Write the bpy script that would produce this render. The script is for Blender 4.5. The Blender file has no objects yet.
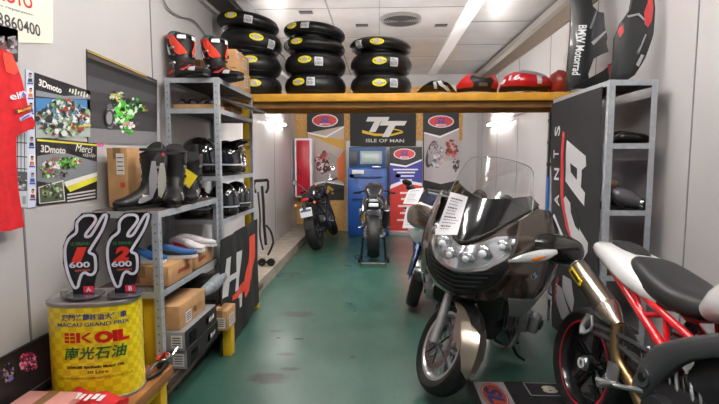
import bpy, bmesh, math, random
from mathutils import Vector, Matrix
R = math.radians; PI = math.pi
random.seed(7)
SC = bpy.context.scene
COL = SC.collection
# ---------------------------------------------------------------- camera
FPX, W, H = 470.0, 719, 404
CAMP = Vector((0, 0, 1.5))
PITCH, YAW = math.atan(42/FPX), math.atan(20.5/FPX)
cam_d = bpy.data.cameras.new('camera'); cam = bpy.data.objects.new('camera', cam_d); COL.objects.link(cam)
cam_d.sensor_width = 36; cam_d.lens = FPX*36/W; cam_d.clip_start = .05
cam.location = CAMP; cam.rotation_euler = (PI/2-PITCH, 0, YAW)
SC.camera = cam
CR = cam.rotation_euler.to_matrix()
def ray(px, py): return (CR @ Vector((px-W/2, H/2-py, -FPX))).normalized()
def onplane(px, py, O, N):
    d = ray(px, py); return CAMP + d*((Vector(O)-CAMP).dot(Vector(N))/d.dot(Vector(N)))
def onX(px, py, X): return onplane(px, py, (X,0,0), (1,0,0))
def onY(px, py, Y): return onplane(px, py, (0,Y,0), (0,1,0))
def onZ(px, py, Z): return onplane(px, py, (0,0,Z), (0,0,1))
# ---------------------------------------------------------------- materials
def lin(h):
    h = h.lstrip('#'); c = [int(h[i:i+2],16)/255 for i in (0,2,4)]
    return tuple(x/12.92 if x <= .04045 else ((x+.055)/1.055)**2.4 for x in c)+(1,)
_m = {}
def mat(h, rough=.5, metal=0, coat=0, noise=0, nscale=8, bump=0, bscale=60, emit=0, trans=0, alpha=1, spec=.5):
    k = (h, rough, metal, coat, noise, nscale, bump, bscale, emit, trans, alpha, spec)
    if k in _m: return _m[k]
    m = bpy.data.materials.new('surface_'+h.strip('#')); m.use_nodes = True
    nt = m.node_tree; b = nt.nodes['Principled BSDF']
    b.inputs['Base Color'].default_value = lin(h); b.inputs['Roughness'].default_value = rough
    b.inputs['Metallic'].default_value = metal; b.inputs['Coat Weight'].default_value = coat
    b.inputs['Coat Roughness'].default_value = .08
    b.inputs['Transmission Weight'].default_value = trans; b.inputs['Alpha'].default_value = alpha
    b.inputs['Specular IOR Level'].default_value = spec
    if emit: b.inputs['Emission Color'].default_value = lin(h); b.inputs['Emission Strength'].default_value = emit
    tc = nt.nodes.new('ShaderNodeTexCoord')
    n = nt.nodes.new('ShaderNodeTexNoise'); n.inputs['Scale'].default_value = nscale; n.inputs['Detail'].default_value = 5
    nt.links.new(tc.outputs['Object'], n.inputs['Vector'])
    if noise:
        mx = nt.nodes.new('ShaderNodeMix'); mx.data_type = 'RGBA'
        c = lin(h); mx.inputs[6].default_value = tuple(x*(1-noise) for x in c[:3])+(1,)
        mx.inputs[7].default_value = tuple(min(1,x*(1+noise)) for x in c[:3])+(1,)
        mr = nt.nodes.new('ShaderNodeMapRange'); mr.inputs[1].default_value=.3; mr.inputs[2].default_value=.7
        nt.links.new(n.outputs[0], mr.inputs[0]); nt.links.new(mr.outputs[0], mx.inputs[0]); nt.links.new(mx.outputs[2], b.inputs['Base Color'])
    if bump:
        n2 = nt.nodes.new('ShaderNodeTexNoise'); n2.inputs['Scale'].default_value = bscale
        nt.links.new(tc.outputs['Object'], n2.inputs['Vector'])
        bp = nt.nodes.new('ShaderNodeBump'); bp.inputs['Strength'].default_value = bump; bp.inputs['Distance'].default_value = .01
        nt.links.new(n2.outputs[0], bp.inputs['Height']); nt.links.new(bp.outputs[0], b.inputs['Normal'])
    _m[k] = m; return m
BLK = mat('#0c0c0d', .42); BLKG = mat('#070708', .15, coat=.6); RUB = mat('#111112', .6, bump=.2, bscale=90)
DARK = mat('#1c1d1f', .5); CHR = mat('#d8dadd', .15, 1); STEEL = mat('#9fa3a8', .32, 1); GALV = mat('#b4bac2', .42, .35, noise=.12, nscale=30)
ALU = mat('#b9bcc0', .3, .9); WHT = mat('#e9e9ec', .4); PAPER = mat('#eceaf0', .8); RED = mat('#c8121c', .35)
# ---------------------------------------------------------------- mesh builder
class G:
    def __init__(s, M=None): s.bm = bmesh.new(); s.mats = []; s.M = M or Matrix()
    def mi(s, m):
        if m not in s.mats: s.mats.append(m)
        return s.mats.index(m)
    def v(s, p): return s.bm.verts.new(s.M @ Vector(p))
    def f(s, vs, m):
        try:
            f = s.bm.faces.new(vs); f.material_index = s.mi(m); f.smooth = True; return f
        except ValueError: return None
    def face(s, pts, m): return s.f([s.v(p) for p in pts], m)
    def merge(s, b, m, M=None):
        M = s.M @ (M or Matrix()); i = s.mi(m)
        d = {}
        for v in b.verts: d[v] = s.bm.verts.new(M @ v.co)
        for f in b.faces:
            try: n = s.bm.faces.new([d[v] for v in f.verts]); n.material_index = i; n.smooth = True
            except ValueError: pass
        b.free()
    def box(s, c, sz, m, bev=0, rot=None, seg=2):
        b = bmesh.new(); bmesh.ops.create_cube(b, size=1)
        for v in b.verts: v.co = Vector((v.co.x*sz[0], v.co.y*sz[1], v.co.z*sz[2]))
        if bev: bmesh.ops.bevel(b, geom=b.edges[:], offset=bev, segments=seg, affect='EDGES', profile=.5)
        M = Matrix.Translation(c)
        if rot: M = M @ (rot if isinstance(rot, Matrix) else Matrix.Rotation(rot[2],4,'Z') @ Matrix.Rotation(rot[1],4,'Y') @ Matrix.Rotation(rot[0],4,'X'))
        s.merge(b, m, M); return s
    def span(s, a, b, m, bev=0): # box by two corners
        return s.box([(a[i]+b[i])/2 for i in range(3)], [abs(b[i]-a[i]) for i in range(3)], m, bev)
    def loft(s, rings, m, cap=True, closed=True, loop=False):
        vr = [[s.v(p) for p in r] for r in rings]; n = len(vr[0]); k = len(vr)
        for i in range(k if loop else k-1):
            a, b = vr[i], vr[(i+1) % k]
            for j in range(n if closed else n-1): s.f([a[j], a[(j+1)%n], b[(j+1)%n], b[j]], m)
        if cap and not loop and closed: s.f(vr[0][::-1], m); s.f(vr[-1], m)
        return s
    def cyl(s, p0, p1, r0, m, r1=None, n=16):
        p0, p1 = Vector(p0), Vector(p1); r1 = r0 if r1 is None else r1
        t = (p1-p0).normalized(); a = t.orthogonal().normalized(); b = t.cross(a)
        return s.loft([[p+(a*math.cos(2*PI*j/n)+b*math.sin(2*PI*j/n))*r for j in range(n)] for p, r in ((p0,r0),(p1,r1))], m)
    def tube(s, pts, r, m, n=8, smooth=4, loop=False, flat=1):
        P = [Vector(p) for p in pts]
        if smooth and len(P) > 2: P = crom(P, smooth, loop)
        rr = r if isinstance(r, (list,tuple)) else None
        rings = []; k = len(P); up = None
        for i, p in enumerate(P):
            t = ((P[(i+1)%k]-P[i-1]) if loop else (P[min(i+1,k-1)]-P[max(i-1,0)])).normalized()
            if up is None: up = t.orthogonal().normalized()
            up = (up - t*up.dot(t)).normalized(); b = t.cross(up)
            q = rr[0]+(rr[-1]-rr[0])*i/(k-1) if rr and len(rr)==2 else (rr[min(len(rr)-1, round(i*(len(rr)-1)/(k-1)))] if rr else r)
            rings.append([p+(up*math.cos(2*PI*j/n)+b*math.sin(2*PI*j/n)*flat)*q for j in range(n)])
        return s.loft(rings, m, loop=loop)
    def sweep(s, st, m, lat=(0,1,0), n=16, e=2.4, sub=3, cap=True):
        # st: (point, half width along lat, half height) ; superellipse sections square to the path
        P = [Vector(a[0]) for a in st]; wd = [a[1] for a in st]; hg = [a[2] for a in st]
        if sub: P = crom(P, sub); wd = crom1(wd, sub); hg = crom1(hg, sub)
        k = len(P); lat = Vector(lat).normalized(); rings = []
        for i, p in enumerate(P):
            t = (P[min(i+1,k-1)]-P[max(i-1,0)]).normalized(); l = (lat - t*lat.dot(t)).normalized(); u = l.cross(t)
            ring = []
            for j in range(n):
                c, q = math.cos(2*PI*j/n), math.sin(2*PI*j/n)
                ring.append(p + l*max(wd[i],.0005)*math.copysign(abs(c)**(2/e), c) + u*max(hg[i],.0005)*math.copysign(abs(q)**(2/e), q))
            rings.append(ring)
        return s.loft(rings, m, cap)
    def lathe(s, prof, m, c=(0,0,0), axis='Z', n=32, loop=False, a0=0, a1=2*PI):
        # prof: (radius, height) ; material may be a list per segment
        full = abs(a1-a0-2*PI) < 1e-6; k = n if full else n+1; rows = []
        for j in range(k):
            a = a0+(a1-a0)*j/n; ca, sa = math.cos(a), math.sin(a); row = []
            for r, h in prof:
                p = {'Z':(r*ca, r*sa, h), 'Y':(r*ca, h, r*sa), 'X':(h, r*ca, r*sa)}[axis]
                row.append(s.v(Vector(c)+Vector(p)))
            rows.append(row)
        q = len(prof)
        for j in range(k if full else k-1):
            a, b = rows[j], rows[(j+1)%k]
            for i in range(q if loop else q-1): s.f([a[i], b[i], b[(i+1)%q], a[(i+1)%q]], m[i % len(m)] if isinstance(m, list) else m)
        if not loop:
            for i in (0, q-1):
                if prof[i][0] > 1e-5 and full: s.f([r[i] for r in rows], m[0] if isinstance(m, list) else m)
        return s
    def ball(s, c, r, m, n=16, rot=None):
        b = bmesh.new(); bmesh.ops.create_uvsphere(b, u_segments=n, v_segments=max(6,n//2+2), radius=1)
        r = (r,)*3 if not isinstance(r, (tuple,list)) else r
        for v in b.verts: v.co = Vector((v.co.x*r[0], v.co.y*r[1], v.co.z*r[2]))
        s.merge(b, m, Matrix.Translation(c) @ (rot or Matrix())); return s
    def prism(s, poly, m, O=(0,0,0), U=(1,0,0), V=(0,1,0), t=.01, bev=0):
        O, U, V = Vector(O), Vector(U), Vector(V); N = U.cross(V).normalized()
        b = bmesh.new(); a = [b.verts.new(O+U*p[0]+V*p[1]) for p in poly]; c = [b.verts.new(O+U*p[0]+V*p[1]+N*t) for p in poly]
        n = len(poly); b.faces.new(a[::-1]); b.faces.new(c)
        for i in range(n): b.faces.new([a[i], a[(i+1)%n], c[(i+1)%n], c[i]])
        if bev: bmesh.ops.bevel(b, geom=[e for e in b.edges if abs((e.verts[0].co-e.verts[1].co).normalized().dot(N)) < .5], offset=bev, segments=2, affect='EDGES')
        s.merge(b, m); return s
    def conform(s, poly, fn, m, t=.01, step=.03, e0=0):
        # tessellates a 2D outline, bends it with fn(u, v, h) and gives it thickness t
        b = bmesh.new(); b.faces.new([b.verts.new((p[0], p[1], 0)) for p in poly])
        for ax in (0, 1):
            lo = min(p[ax] for p in poly); hi = max(p[ax] for p in poly); k = int((hi-lo)/step)+1
            for i in range(1, k):
                co = [0,0,0]; no = [0,0,0]; co[ax] = lo+(hi-lo)*i/k; no[ax] = 1
                bmesh.ops.bisect_plane(b, geom=b.verts[:]+b.edges[:]+b.faces[:], plane_co=co, plane_no=no)
        top = {}; bot = {}
        for v in b.verts: top[v] = s.v(fn(v.co.x, v.co.y, e0+t)); bot[v] = s.v(fn(v.co.x, v.co.y, e0)) if t else None
        for f in b.faces:
            s.f([top[v] for v in f.verts], m)
            if t: s.f([bot[v] for v in f.verts][::-1], m)
        if t:
            for e in b.edges:
                if len(e.link_faces) == 1: a, c = e.verts; s.f([top[a], top[c], bot[c], bot[a]], m)
        b.free(); return s
    def text(s, st, m, O, U, V, w=None, h=None, off=.001, size=1, bold=0, shear=0, ext=0, align='C'):
        mesh = text_mesh(st, bold, shear)
        xs = [v[0] for v in mesh[0]]; ys = [v[1] for v in mesh[0]]
        if not xs: return s
        x0, x1, y0, y1 = min(xs), max(xs), min(ys), max(ys)
        sx = (w/(x1-x0)) if w else None; sy = (h/(y1-y0)) if h else None
        sx = sx or sy or size; sy = sy or sx
        O, U, V = Vector(O), Vector(U).normalized(), Vector(V).normalized(); N = U.cross(V)
        cx = {'C': (x0+x1)/2, 'L': x0, 'R': x1}[align]; cy = (y0+y1)/2
        vs = [s.v(O+U*((p[0]-cx)*sx)+V*((p[1]-cy)*sy)+N*off) for p in mesh[0]]
        for f in mesh[1]: s.f([vs[i] for i in f], m)
        return s
    def marks(s, m, O, U, V, w, h, off=.004, n=6):
        # small printed strokes standing for print too small to read
        O, U, V = Vector(O), Vector(U).normalized(), Vector(V).normalized(); N = U.cross(V); q = random.Random(n*7+int(w*1000))
        for i in range(n):
            x0 = -w/2+w*i/n; x1 = x0+w/n*(.45+.35*q.random()); y0 = -h/2+h*.25*q.random(); y1 = h/2-h*.3*q.random(); sl = h*.15
            s.face([O+U*a+V*b+N*off for a, b in ((x0,y0),(x1,y0),(x1+sl,y1),(x0+sl,y1))], m)
        return s
    def build(s, name, parent=None, label=None, cat=None, group=None, kind=None, sub=0, world=True, sharp=38, solid=0, loc=None, normals=True):
        bm = s.bm; bm.normal_update()
        if normals: bmesh.ops.recalc_face_normals(bm, faces=bm.faces[:])
        ca = R(sharp)
        for e in bm.edges:
            if len(e.link_faces) == 2 and e.calc_face_angle(0) > ca: e.smooth = False
        me = bpy.data.meshes.new(name); 
        if parent is None and kind != 'structure' and len(bm.verts):
            if loc is None:
                xs = [v.co.x for v in bm.verts]; ys = [v.co.y for v in bm.verts]; zs = [v.co.z for v in bm.verts]
                loc = Vector(((min(xs)+max(xs))/2, (min(ys)+max(ys))/2, min(zs)))
            for v in bm.verts: v.co -= Vector(loc)
        elif parent is not None and world:
            o = Vector(parent['_o']) if '_o' in parent else Vector()
            for v in bm.verts: v.co -= o
        bm.to_mesh(me); bm.free()
        for m in s.mats: me.materials.append(m)
        ob = bpy.data.objects.new(name, me); COL.objects.link(ob)
        if loc is not None and parent is None: ob.location = loc
        if parent is not None:
            ob.parent = parent
            if '_o' in parent: ob['_o'] = parent['_o']
        elif loc is not None: ob['_o'] = list(loc)
        if label: ob['label'] = label
        if cat: ob['category'] = cat
        if group: ob['group'] = group
        if kind: ob['kind'] = kind
        if sub:
            md = ob.modifiers.new('sub','SUBSURF'); md.levels = sub; md.render_levels = sub
        if solid:
            md = ob.modifiers.new('sol','SOLIDIFY'); md.thickness = solid
        return ob
def crom(P, k, loop=False):
    out = []; n = len(P)
    for i in range(n if loop else n-1):
        a = P[i-1] if (loop or i > 0) else P[0]*2-P[1]
        b = P[i]; c = P[(i+1)%n]; d = P[(i+2)%n] if (loop or i+2 < n) else P[-1]*2-P[-2]
        for j in range(k):
            t = j/k; out.append((b*2+(c-a)*t+(a*2-b*5+c*4-d)*t*t+(b*3-a-c*3+d)*t**3)*.5)
    if not loop: out.append(P[-1])
    return out
def crom1(A, k): return [max(0,v.x) for v in crom([Vector((a,0,0)) for a in A], k)]
_tc = {}
def text_mesh(st, bold=0, shear=0):
    k = (st, bold, shear)
    if k in _tc: return _tc[k]
    cu = bpy.data.curves.new('t','FONT'); cu.body = st; cu.offset = bold; cu.shear = shear; cu.resolution_u = 3
    ob = bpy.data.objects.new('t', cu); COL.objects.link(ob)
    dg = bpy.context.evaluated_depsgraph_get(); me = ob.evaluated_get(dg).to_mesh()
    r = ([tuple(v.co) for v in me.vertices], [tuple(p.vertices) for p in me.polygons])
    ob.evaluated_get(dg).to_mesh_clear(); bpy.data.objects.remove(ob); bpy.data.curves.remove(cu)
    _tc[k] = r; return r
def thing(name, label, cat, loc, rot=(0,0,0), group=None, world=True):
    o = bpy.data.objects.new(name, None); COL.objects.link(o); o.empty_display_size = .1
    o.location = loc; o.rotation_euler = rot; o['label'] = label; o['category'] = cat
    if group: o['group'] = group
    o['_o'] = list(loc) if world else [0,0,0]
    return o
def lthing(name, label, cat, loc, rot=(0,0,0), group=None): return thing(name, label, cat, loc, rot, group, False)
def dup(root, loc, rot=None, label=None, group=None, scale=None):
    r = root.copy(); COL.objects.link(r); r.location = loc
    if rot is not None: r.rotation_euler = rot
    if scale: r.scale = (scale,)*3 if not isinstance(scale, tuple) else scale
    if label: r['label'] = label
    if group: r['group'] = group
    for ch in [o for o in bpy.data.objects if o.parent == root]:
        c = ch.copy(); COL.objects.link(c); c.parent = r
        for g in [o for o in bpy.data.objects if o.parent == ch]:
            d = g.copy(); COL.objects.link(d); d.parent = c
    return r
def pmarks(g, fr, m, x0, y0, x1, y1, hh, n=7):
    for i in range(n):
        a, b = (i+.1)/n, (i+.65)/n; xa, xb = x0+(x1-x0)*a, x0+(x1-x0)*b; ya, yb = y0+(y1-y0)*a, y0+(y1-y0)*b; k = hh*(.35+.15*((i*7)%3))
        ppoly(g, fr, [(xa,ya+k),(xb,yb+k),(xb+.8,yb-k),(xa+.8,ya-k)], m, .003)
class Fr: # a flat frame (poster, flag) set on a plane, with pixel reading onto that plane
    def __init__(s, O, U, V): s.O, s.U, s.V = Vector(O), Vector(U).normalized(), Vector(V).normalized(); s.N = s.U.cross(s.V)
    def px(s, x, y):
        p = onplane(x, y, s.O, s.N)-s.O; return (p.dot(s.U), p.dot(s.V))
    def w(s, u, v, h=0): return s.O+s.U*u+s.V*v+s.N*h
def poly(g, fr, pts, m, h=.0015): g.face([fr.w(u, v, h) for u, v in pts], m)
def ppoly(g, fr, pts, m, h=.0015): poly(g, fr, [fr.px(*p) for p in pts], m, h)
def ptext(g, fr, st, m, x0, y0, x1, y1, hh, h=.003, bold=.02, shear=0):
    # text whose middle line runs from pixel (x0,y0) to (x1,y1), height hh pixels at its start
    a = Vector(fr.px(x0, y0)); b = Vector(fr.px(x1, y1)); t = Vector(fr.px(x0, y0-hh/2)); bt = Vector(fr.px(x0, y0+hh/2))
    d = b-a; U = fr.U*d.x+fr.V*d.y; Un = U.normalized(); V = fr.N.cross(Un)
    g.text(st, m, fr.w((a.x+b.x)/2, (a.y+b.y)/2), Un, V, w=d.length, h=(t-bt).length, off=h, bold=bold, shear=shear)
def rect(u0, v0, u1, v1): return [(u0,v0),(u1,v0),(u1,v1),(u0,v1)]
def ell(cx, cy, a, b, n=20, rot=0):
    return [(cx+a*math.cos(2*PI*i/n)*math.cos(rot)-b*math.sin(2*PI*i/n)*math.sin(rot), cy+a*math.cos(2*PI*i/n)*math.sin(rot)+b*math.sin(2*PI*i/n)*math.cos(rot)) for i in range(n)]
def blobs(g, fr, cx, cy, a, b, cols, n, sz, h=.002, rnd=None):
    n = int(n*1.7); sz *= .72; rnd = rnd or random.Random(int(cx*97+cy*31)+n)
    for i in range(n):
        r = math.sqrt(rnd.random()); t = rnd.random()*2*PI; k = rnd.randint(3,6)
        px, py = cx+a*r*math.cos(t), cy+b*r*math.sin(t); s = sz*(.4+rnd.random())
        t0 = rnd.random()*6; pts = [(px+s*math.cos(t0-2*PI*j/k)*(.5+rnd.random()*.7), py+s*math.sin(t0-2*PI*j/k)*(.5+rnd.random()*.7)) for j in range(k)]
        ppoly(g, fr, pts, mat(cols[i % len(cols)], .6), h+i*.00004)
# ================================================================= ROOM
XL, XR, YB, YF, ZC = -1.76, 2.0, 9.9, -2.4, 3.25
wallm = mat('#b5b2b3', .28, .0, noise=.05, nscale=1.5, bump=.02, bscale=3)
seam = mat('#77757a', .6)
# floor: green painted concrete with scuffs, stains and a worn brown strip on the right
def floor_mat():
    m = bpy.data.materials.new('green_floor_paint'); m.use_nodes = True; nt = m.node_tree; b = nt.nodes['Principled BSDF']; L = nt.links.new
    tc = nt.nodes.new('ShaderNodeTexCoord')
    def noise(sc, de=6, sx=1, sy=1):
        mp = nt.nodes.new('ShaderNodeMapping'); mp.inputs['Scale'].default_value = (sx,sy,1); L(tc.outputs['Object'], mp.inputs[0])
        n = nt.nodes.new('ShaderNodeTexNoise'); n.inputs['Scale'].default_value = sc; n.inputs['Detail'].default_value = de; L(mp.outputs[0], n.inputs['Vector']); return n.outputs[0]
    def ramp(x, a, c):
        r = nt.nodes.new('ShaderNodeMapRange'); r.inputs[1].default_value = a; r.inputs[2].default_value = c; L(x, r.inputs[0]); return r.outputs[0]
    def mix(fac, A, B):
        x = nt.nodes.new('ShaderNodeMix'); x.data_type = 'RGBA'; L(fac, x.inputs[0])
        for i, q in ((6,A),(7,B)):
            if isinstance(q, str): x.inputs[i].default_value = lin(q)
            else: L(q, x.inputs[i])
        return x.outputs[2]
    def mul(a, b2):
        x = nt.nodes.new('ShaderNodeMath'); x.operation = 'MULTIPLY'; L(a, x.inputs[0])
        if isinstance(b2, float): x.inputs[1].default_value = b2
        else: L(b2, x.inputs[1])
        return x.outputs[0]
    c = mix(ramp(noise(1.1, 3), .1, .9), '#23483f', '#30584d')
    c = mix(mul(ramp(noise(7, 4, 1, .5), .35, .9), .3), c, '#54796d')
    c = mix(mul(ramp(noise(25, 8), .60, .70), .6), c, '#123a31')
    # worn brown-grey strip at the far right
    sp = nt.nodes.new('ShaderNodeSeparateXYZ'); L(tc.outputs['Object'], sp.inputs[0])
    wr = mul(ramp(sp.outputs[0], .18, .35), ramp(sp.outputs[1], 4.0, 5.2)); c = mix(mul(wr, .8), c, '#6b5a55')
    # dark rubber stains
    def spot(x, y, rx, ry):
        mp = nt.nodes.new('ShaderNodeMapping'); mp.inputs['Location'].default_value = (-x/rx, -y/ry, 0); mp.inputs['Scale'].default_value = (1/rx, 1/ry, 0); L(tc.outputs['Object'], mp.inputs[0])
        ln = nt.nodes.new('ShaderNodeVectorMath'); ln.operation = 'LENGTH'; L(mp.outputs[0], ln.inputs[0])
        ad = nt.nodes.new('ShaderNodeMath'); ad.operation = 'ADD'; L(ln.outputs['Value'], ad.inputs[0])
        nn = nt.nodes.new('ShaderNodeMath'); nn.operation = 'MULTIPLY'; L(noise(18, 6), nn.inputs[0]); nn.inputs[1].default_value = 1.1; L(nn.outputs[0], ad.inputs[1])
        sb = nt.nodes.new('ShaderNodeMath'); sb.operation = 'SUBTRACT'; sb.inputs[0].default_value = 1.0; L(ramp(ad.outputs[0], 1.1, 1.5), sb.inputs[1]); return sb.outputs[0]
    for px, py, rx, ry in ((268,378,.10,.07),(298,314,.12,.08),(277,331,.05,.03),(286,354,.05,.03),(290,369,.05,.025),(352,357,.02,.02)):
        p = onZ(px, py, 0); c = mix(mul(spot(p.x, p.y, rx*1.7, ry*1.5), .85), c, '#0b0b0b')
    L(c, b.inputs['Base Color'])
    L(ramp(noise(1.2, 2), -.3, 2.0), b.inputs['Roughness'])
    b.inputs['Specular IOR Level'].default_value = .6
    n3 = noise(1.5, 2); bp = nt.nodes.new('ShaderNodeBump'); bp.inputs['Strength'].default_value = .03; bp.inputs['Distance'].default_value = .02; L(n3, bp.inputs['Height']); L(bp.outputs[0], b.inputs['Normal'])
    return m
FLOORM = floor_mat()
def struct(name, g, parent=None, **k): return g.build(name, parent, kind='structure' if parent is None else None, **k)
struct('floor', G().span((XL-.1,YF-.1,-.1),(XR+.1,YB+.1,0), FLOORM))
def wall(name, a, b, seams, ax):
    g = G().span(a, b, wallm)
    struct(name, g)
struct('wall_left', G().span((XL-.1,YF,0),(XL,YB,ZC+.1), wallm))
struct('wall_right', G().span((XR,YF,0),(XR+.1,YB,ZC+.1), wallm))
struct('wall_front', G().span((XL-.1,YF-.1,0),(XR+.1,YF,ZC+.1), wallm))
osb = mat('#c99b5c', .8, noise=.35, nscale=45, bump=.2, bscale=60)
struct('wall_back', G().span((XL-.1,YB,0),(XR+.1,YB+.1,ZC+.1), wallm))
# panel joints of the insulated walls
for i, (y, z0) in enumerate(((2.23,.0),(3.63,0),(5.0,0),(6.4,0),(7.8,0),(9.2,0))):
    struct('trim_%d' % (i+1), G().span((XL,y-.006,z0),(XL+.004,y+.006,3.05), seam))
for i, y in enumerate((1.9,3.14,4.55,5.75,7.0,8.2,9.4)):
    struct('trim_%d' % (i+10), G().span((XR-.004,y-.005,0),(XR,y+.005,2.95), seam))
# ceiling
ceilm = mat('#a9a6a6', .28, .35, noise=.12, nscale=2.5, bump=.03, bscale=4)
g = G().span((XL-.1,YF-.1,ZC),(XR+.1,YB+.1,ZC+.1), ceilm)
struct('ceiling', g)
stripe = mat('#d9d7d8', .35, .1)
struct('trim_20', G().span((.96,YF,ZC-.03),(1.13,YB,ZC), stripe))
struct('trim_21', G().span((XL,YF,3.07),(-1.5,YB,ZC), mat('#57534f', .5, .2)))
struct('trim_22', G().span((-1.5,YF,3.1),(-1.47,YB,ZC), mat('#b5b3b2', .3, .7)))
struct('trim_23', G().span((XL,YF,3.03),(XL+.05,YB,3.07), stripe))
struct('trim_24', G().span((XR-.1,YF,3.13),(XR,YB,3.21), mat('#a5a09c', .4, .3)))
struct('trim_25', G().span((XR-.02,YF,2.96),(XR,YB,3.13), mat('#6e6055', .6)))
for i, y in enumerate((5.3, 6.2, 7.4, 8.6)):
    struct('trim_%d' % (30+i), G().span((1.13,y-.006,ZC-.005),(1.9,y+.006,ZC), seam))
for i, y in enumerate((5.6, 6.9, 8.2)):
    struct('trim_%d' % (40+i), G().span((-1.47,y-.004,ZC-.004),(.96,y+.004,ZC), seam))
struct('trim_50', G().span((-.02,YF,ZC-.004),(-.012,YB,ZC), seam))
struct('trim_51', G().span((-.62,YF,ZC-.006),(-.6,YB,ZC), seam))
# ceiling vent: round slotted grille in the ceiling
vp = onZ(401, 18, ZC)
t = thing('ceiling_vent', 'round louvred metal vent set in the ceiling', 'vent', (vp.x, vp.y, ZC-.03))
g = G(); g.lathe([(.001,-.004),(.23,-.004),(.25,-.012),(.25,.03)], mat('#8f8c8b', .4,.5), c=(vp.x,vp.y,ZC-.03), n=40); g.build('vent_plate', t)
g = G()
for k in range(1, 9):
    r = k*.026; g.lathe([(r,-.014),(r+.008,-.014),(r+.008,-.004),(r,-.004)], mat('#3c3a3a', .5), c=(vp.x,vp.y,ZC-.03), n=36, loop=True)
g.build('louvre_rings', t)
for px, py in ((362,25),(306,12),(441,25)):
    p = onZ(px, py, ZC)
    G().box((p.x,p.y,ZC-.006),(.16,.10,.012), mat('#3a3838', .5), bev=.003).build('ceiling_slot_vent', None, {362:'small dark slot vent beside the round ceiling vent, toward the middle tyre stack',306:'small dark slot vent in the ceiling above the middle tyre stack',441:'small dark slot vent beside the pale ceiling rib'}[px], 'vent')
# raised concrete ledge on the left
KX = -1.35
conc = mat('#8d8378', .85, noise=.25, nscale=5, bump=.3, bscale=30)
struct('trim_60', G().span((XL,YF,0),(KX,YB,.14), conc))
# OSB back panels
g = G()
g.span((XL,YB-.03,0),(-.72,YB,3.0), osb); g.span((-.72,YB-.02,1.9),(1.7,YB,3.0), osb)
struct('trim_61', g)
# lamps (the tubes on both side walls beyond the beam, and ceiling battens over the aisle outside the photo)
lampm = mat('#fffaf3', .4, emit=50)
def wall_lamp(x, y0, y1, z, label):
    s = 1 if x < 0 else -1
    t = thing('wall_tube_lamp', label, 'lamp', (x, (y0+y1)/2, z-.05))
    G().span((x, y0, z-.03),(x+s*.03, y1, z+.03), WHT, .004).build('lamp_body', t)
    G().cyl((x+s*.052,y0+.03,z),(x+s*.052,y1-.03,z), .016, lampm).build('tube', t)
    for y in (y0+.02, y1-.02): G().span((x+s*.02,y-.012,z-.024),(x+s*.075,y+.012,z+.024), WHT, .004).build('tube_holder', t)
wall_lamp(XL, 7.2, 8.5, 2.13, 'white fluorescent tube lamp on the left wall near the back')
wall_lamp(XR, 7.2, 8.7, 2.13, 'white fluorescent tube lamp on the right wall near the back')
for i, (x, y, e) in enumerate(((-.35,1.0,1),(.6,1.0,1),(-.35,3.1,1),(.6,3.1,1))):
    t = thing('ceiling_tube_lamp', ['white twin ceiling batten lamp above the camera, left','white twin ceiling batten lamp above the camera, right','white ceiling batten lamp over the aisle, left','white ceiling batten lamp over the aisle, right'][i], 'lamp', (x, y, ZC-.09))
    G().span((x-.07,y-.62,ZC-.05),(x+.07,y+.62,ZC), WHT, .005).build('lamp_body', t)
    for k in (-1, 1):
        G().cyl((x+k*.04,y-.6,ZC-.07),(x+k*.04,y+.6,ZC-.07), .015, mat('#fffaf3', .4, emit=60)).build('tube', t)
# conduit on the right wall leading to the lamp
a = onX(560, 103, XR-.012)
G().cyl((XR-.012, 4.4, a.z+.02),(XR-.012, 7.2, 2.15), .01, mat('#8b8888', .5)).build('cable_conduit', None, 'thin grey cable conduit running to the tube lamp on the right wall', 'conduit')
# vertical pipe with a blue sleeve
p = onX(547, 210, XR-.03)
t = thing('wall_pipe', 'thin black pipe with a blue lower length on the right wall beside the flag', 'pipe', (p.x, p.y, 0))
g = G().cyl((p.x,p.y,1.3),(p.x,p.y,2.3), .016, BLK)
for z in (1.45,1.7,1.95): g.cyl((p.x,p.y,z-.02),(p.x,p.y,z+.02), .026, DARK)
g.build('pipe', t)
G().cyl((p.x,p.y,0),(p.x,p.y,1.3), .02, mat('#2c5f96', .5)).build('blue_sleeve', t)
# hanging cable on left wall
pts = [onX(x, y, XL+.02) for x, y in ((158,-12),(168,8),(181,17),(193,20),(203,32),(206,40))]
G().tube(pts, .006, mat('#6b6868', .5)).build('wall_cable', None, 'thin grey cable drooping down the left wall above the boots', 'cable')
# yellow beam shelf across the room
BY0, BY1, BZ = 4.74, 5.45, 2.16
yel = mat('#dba032', .55, noise=.12, nscale=10, bump=.1)
t = thing('shelf_beam', 'long yellow painted wooden shelf spanning the room and carrying tyres', 'shelf', (0.1, 5.1, 2.0))
G().span((XL,BY0,BZ-.075),(XR,BY1,BZ), yel, .004).build('shelf_plank', t)
G().span((XL,BY0+.06,BZ-.135),(XR,BY0+.11,BZ-.075), mat('#8a6330', .65, noise=.2, nscale=8), .003).build('joist', t)
G().span((XL,BY1-.11,BZ-.135),(XR,BY1-.06,BZ-.075), mat('#8a6330', .65, noise=.2, nscale=8), .003).build('joist', t)
for k, x in enumerate((-.75, .75)):  # hidden fill lamps, added to brighten the back of the room and the floor
    tl = thing('beam_fill_lamp', ['added fill lamp hidden behind the yellow beam, left','added fill lamp hidden behind the yellow beam, right'][k], 'lamp', (x, BY1+.03, BZ-.1))
    G().span((x-.5,BY1,BZ-.075),(x+.5,BY1+.06,BZ-.01), WHT, .004).build('lamp_body', tl)
    G().cyl((x-.48,BY1+.085,BZ-.05),(x+.48,BY1+.085,BZ-.05), .014, mat('#fffaf3', .4, emit=230)).build('tube', tl)
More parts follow.
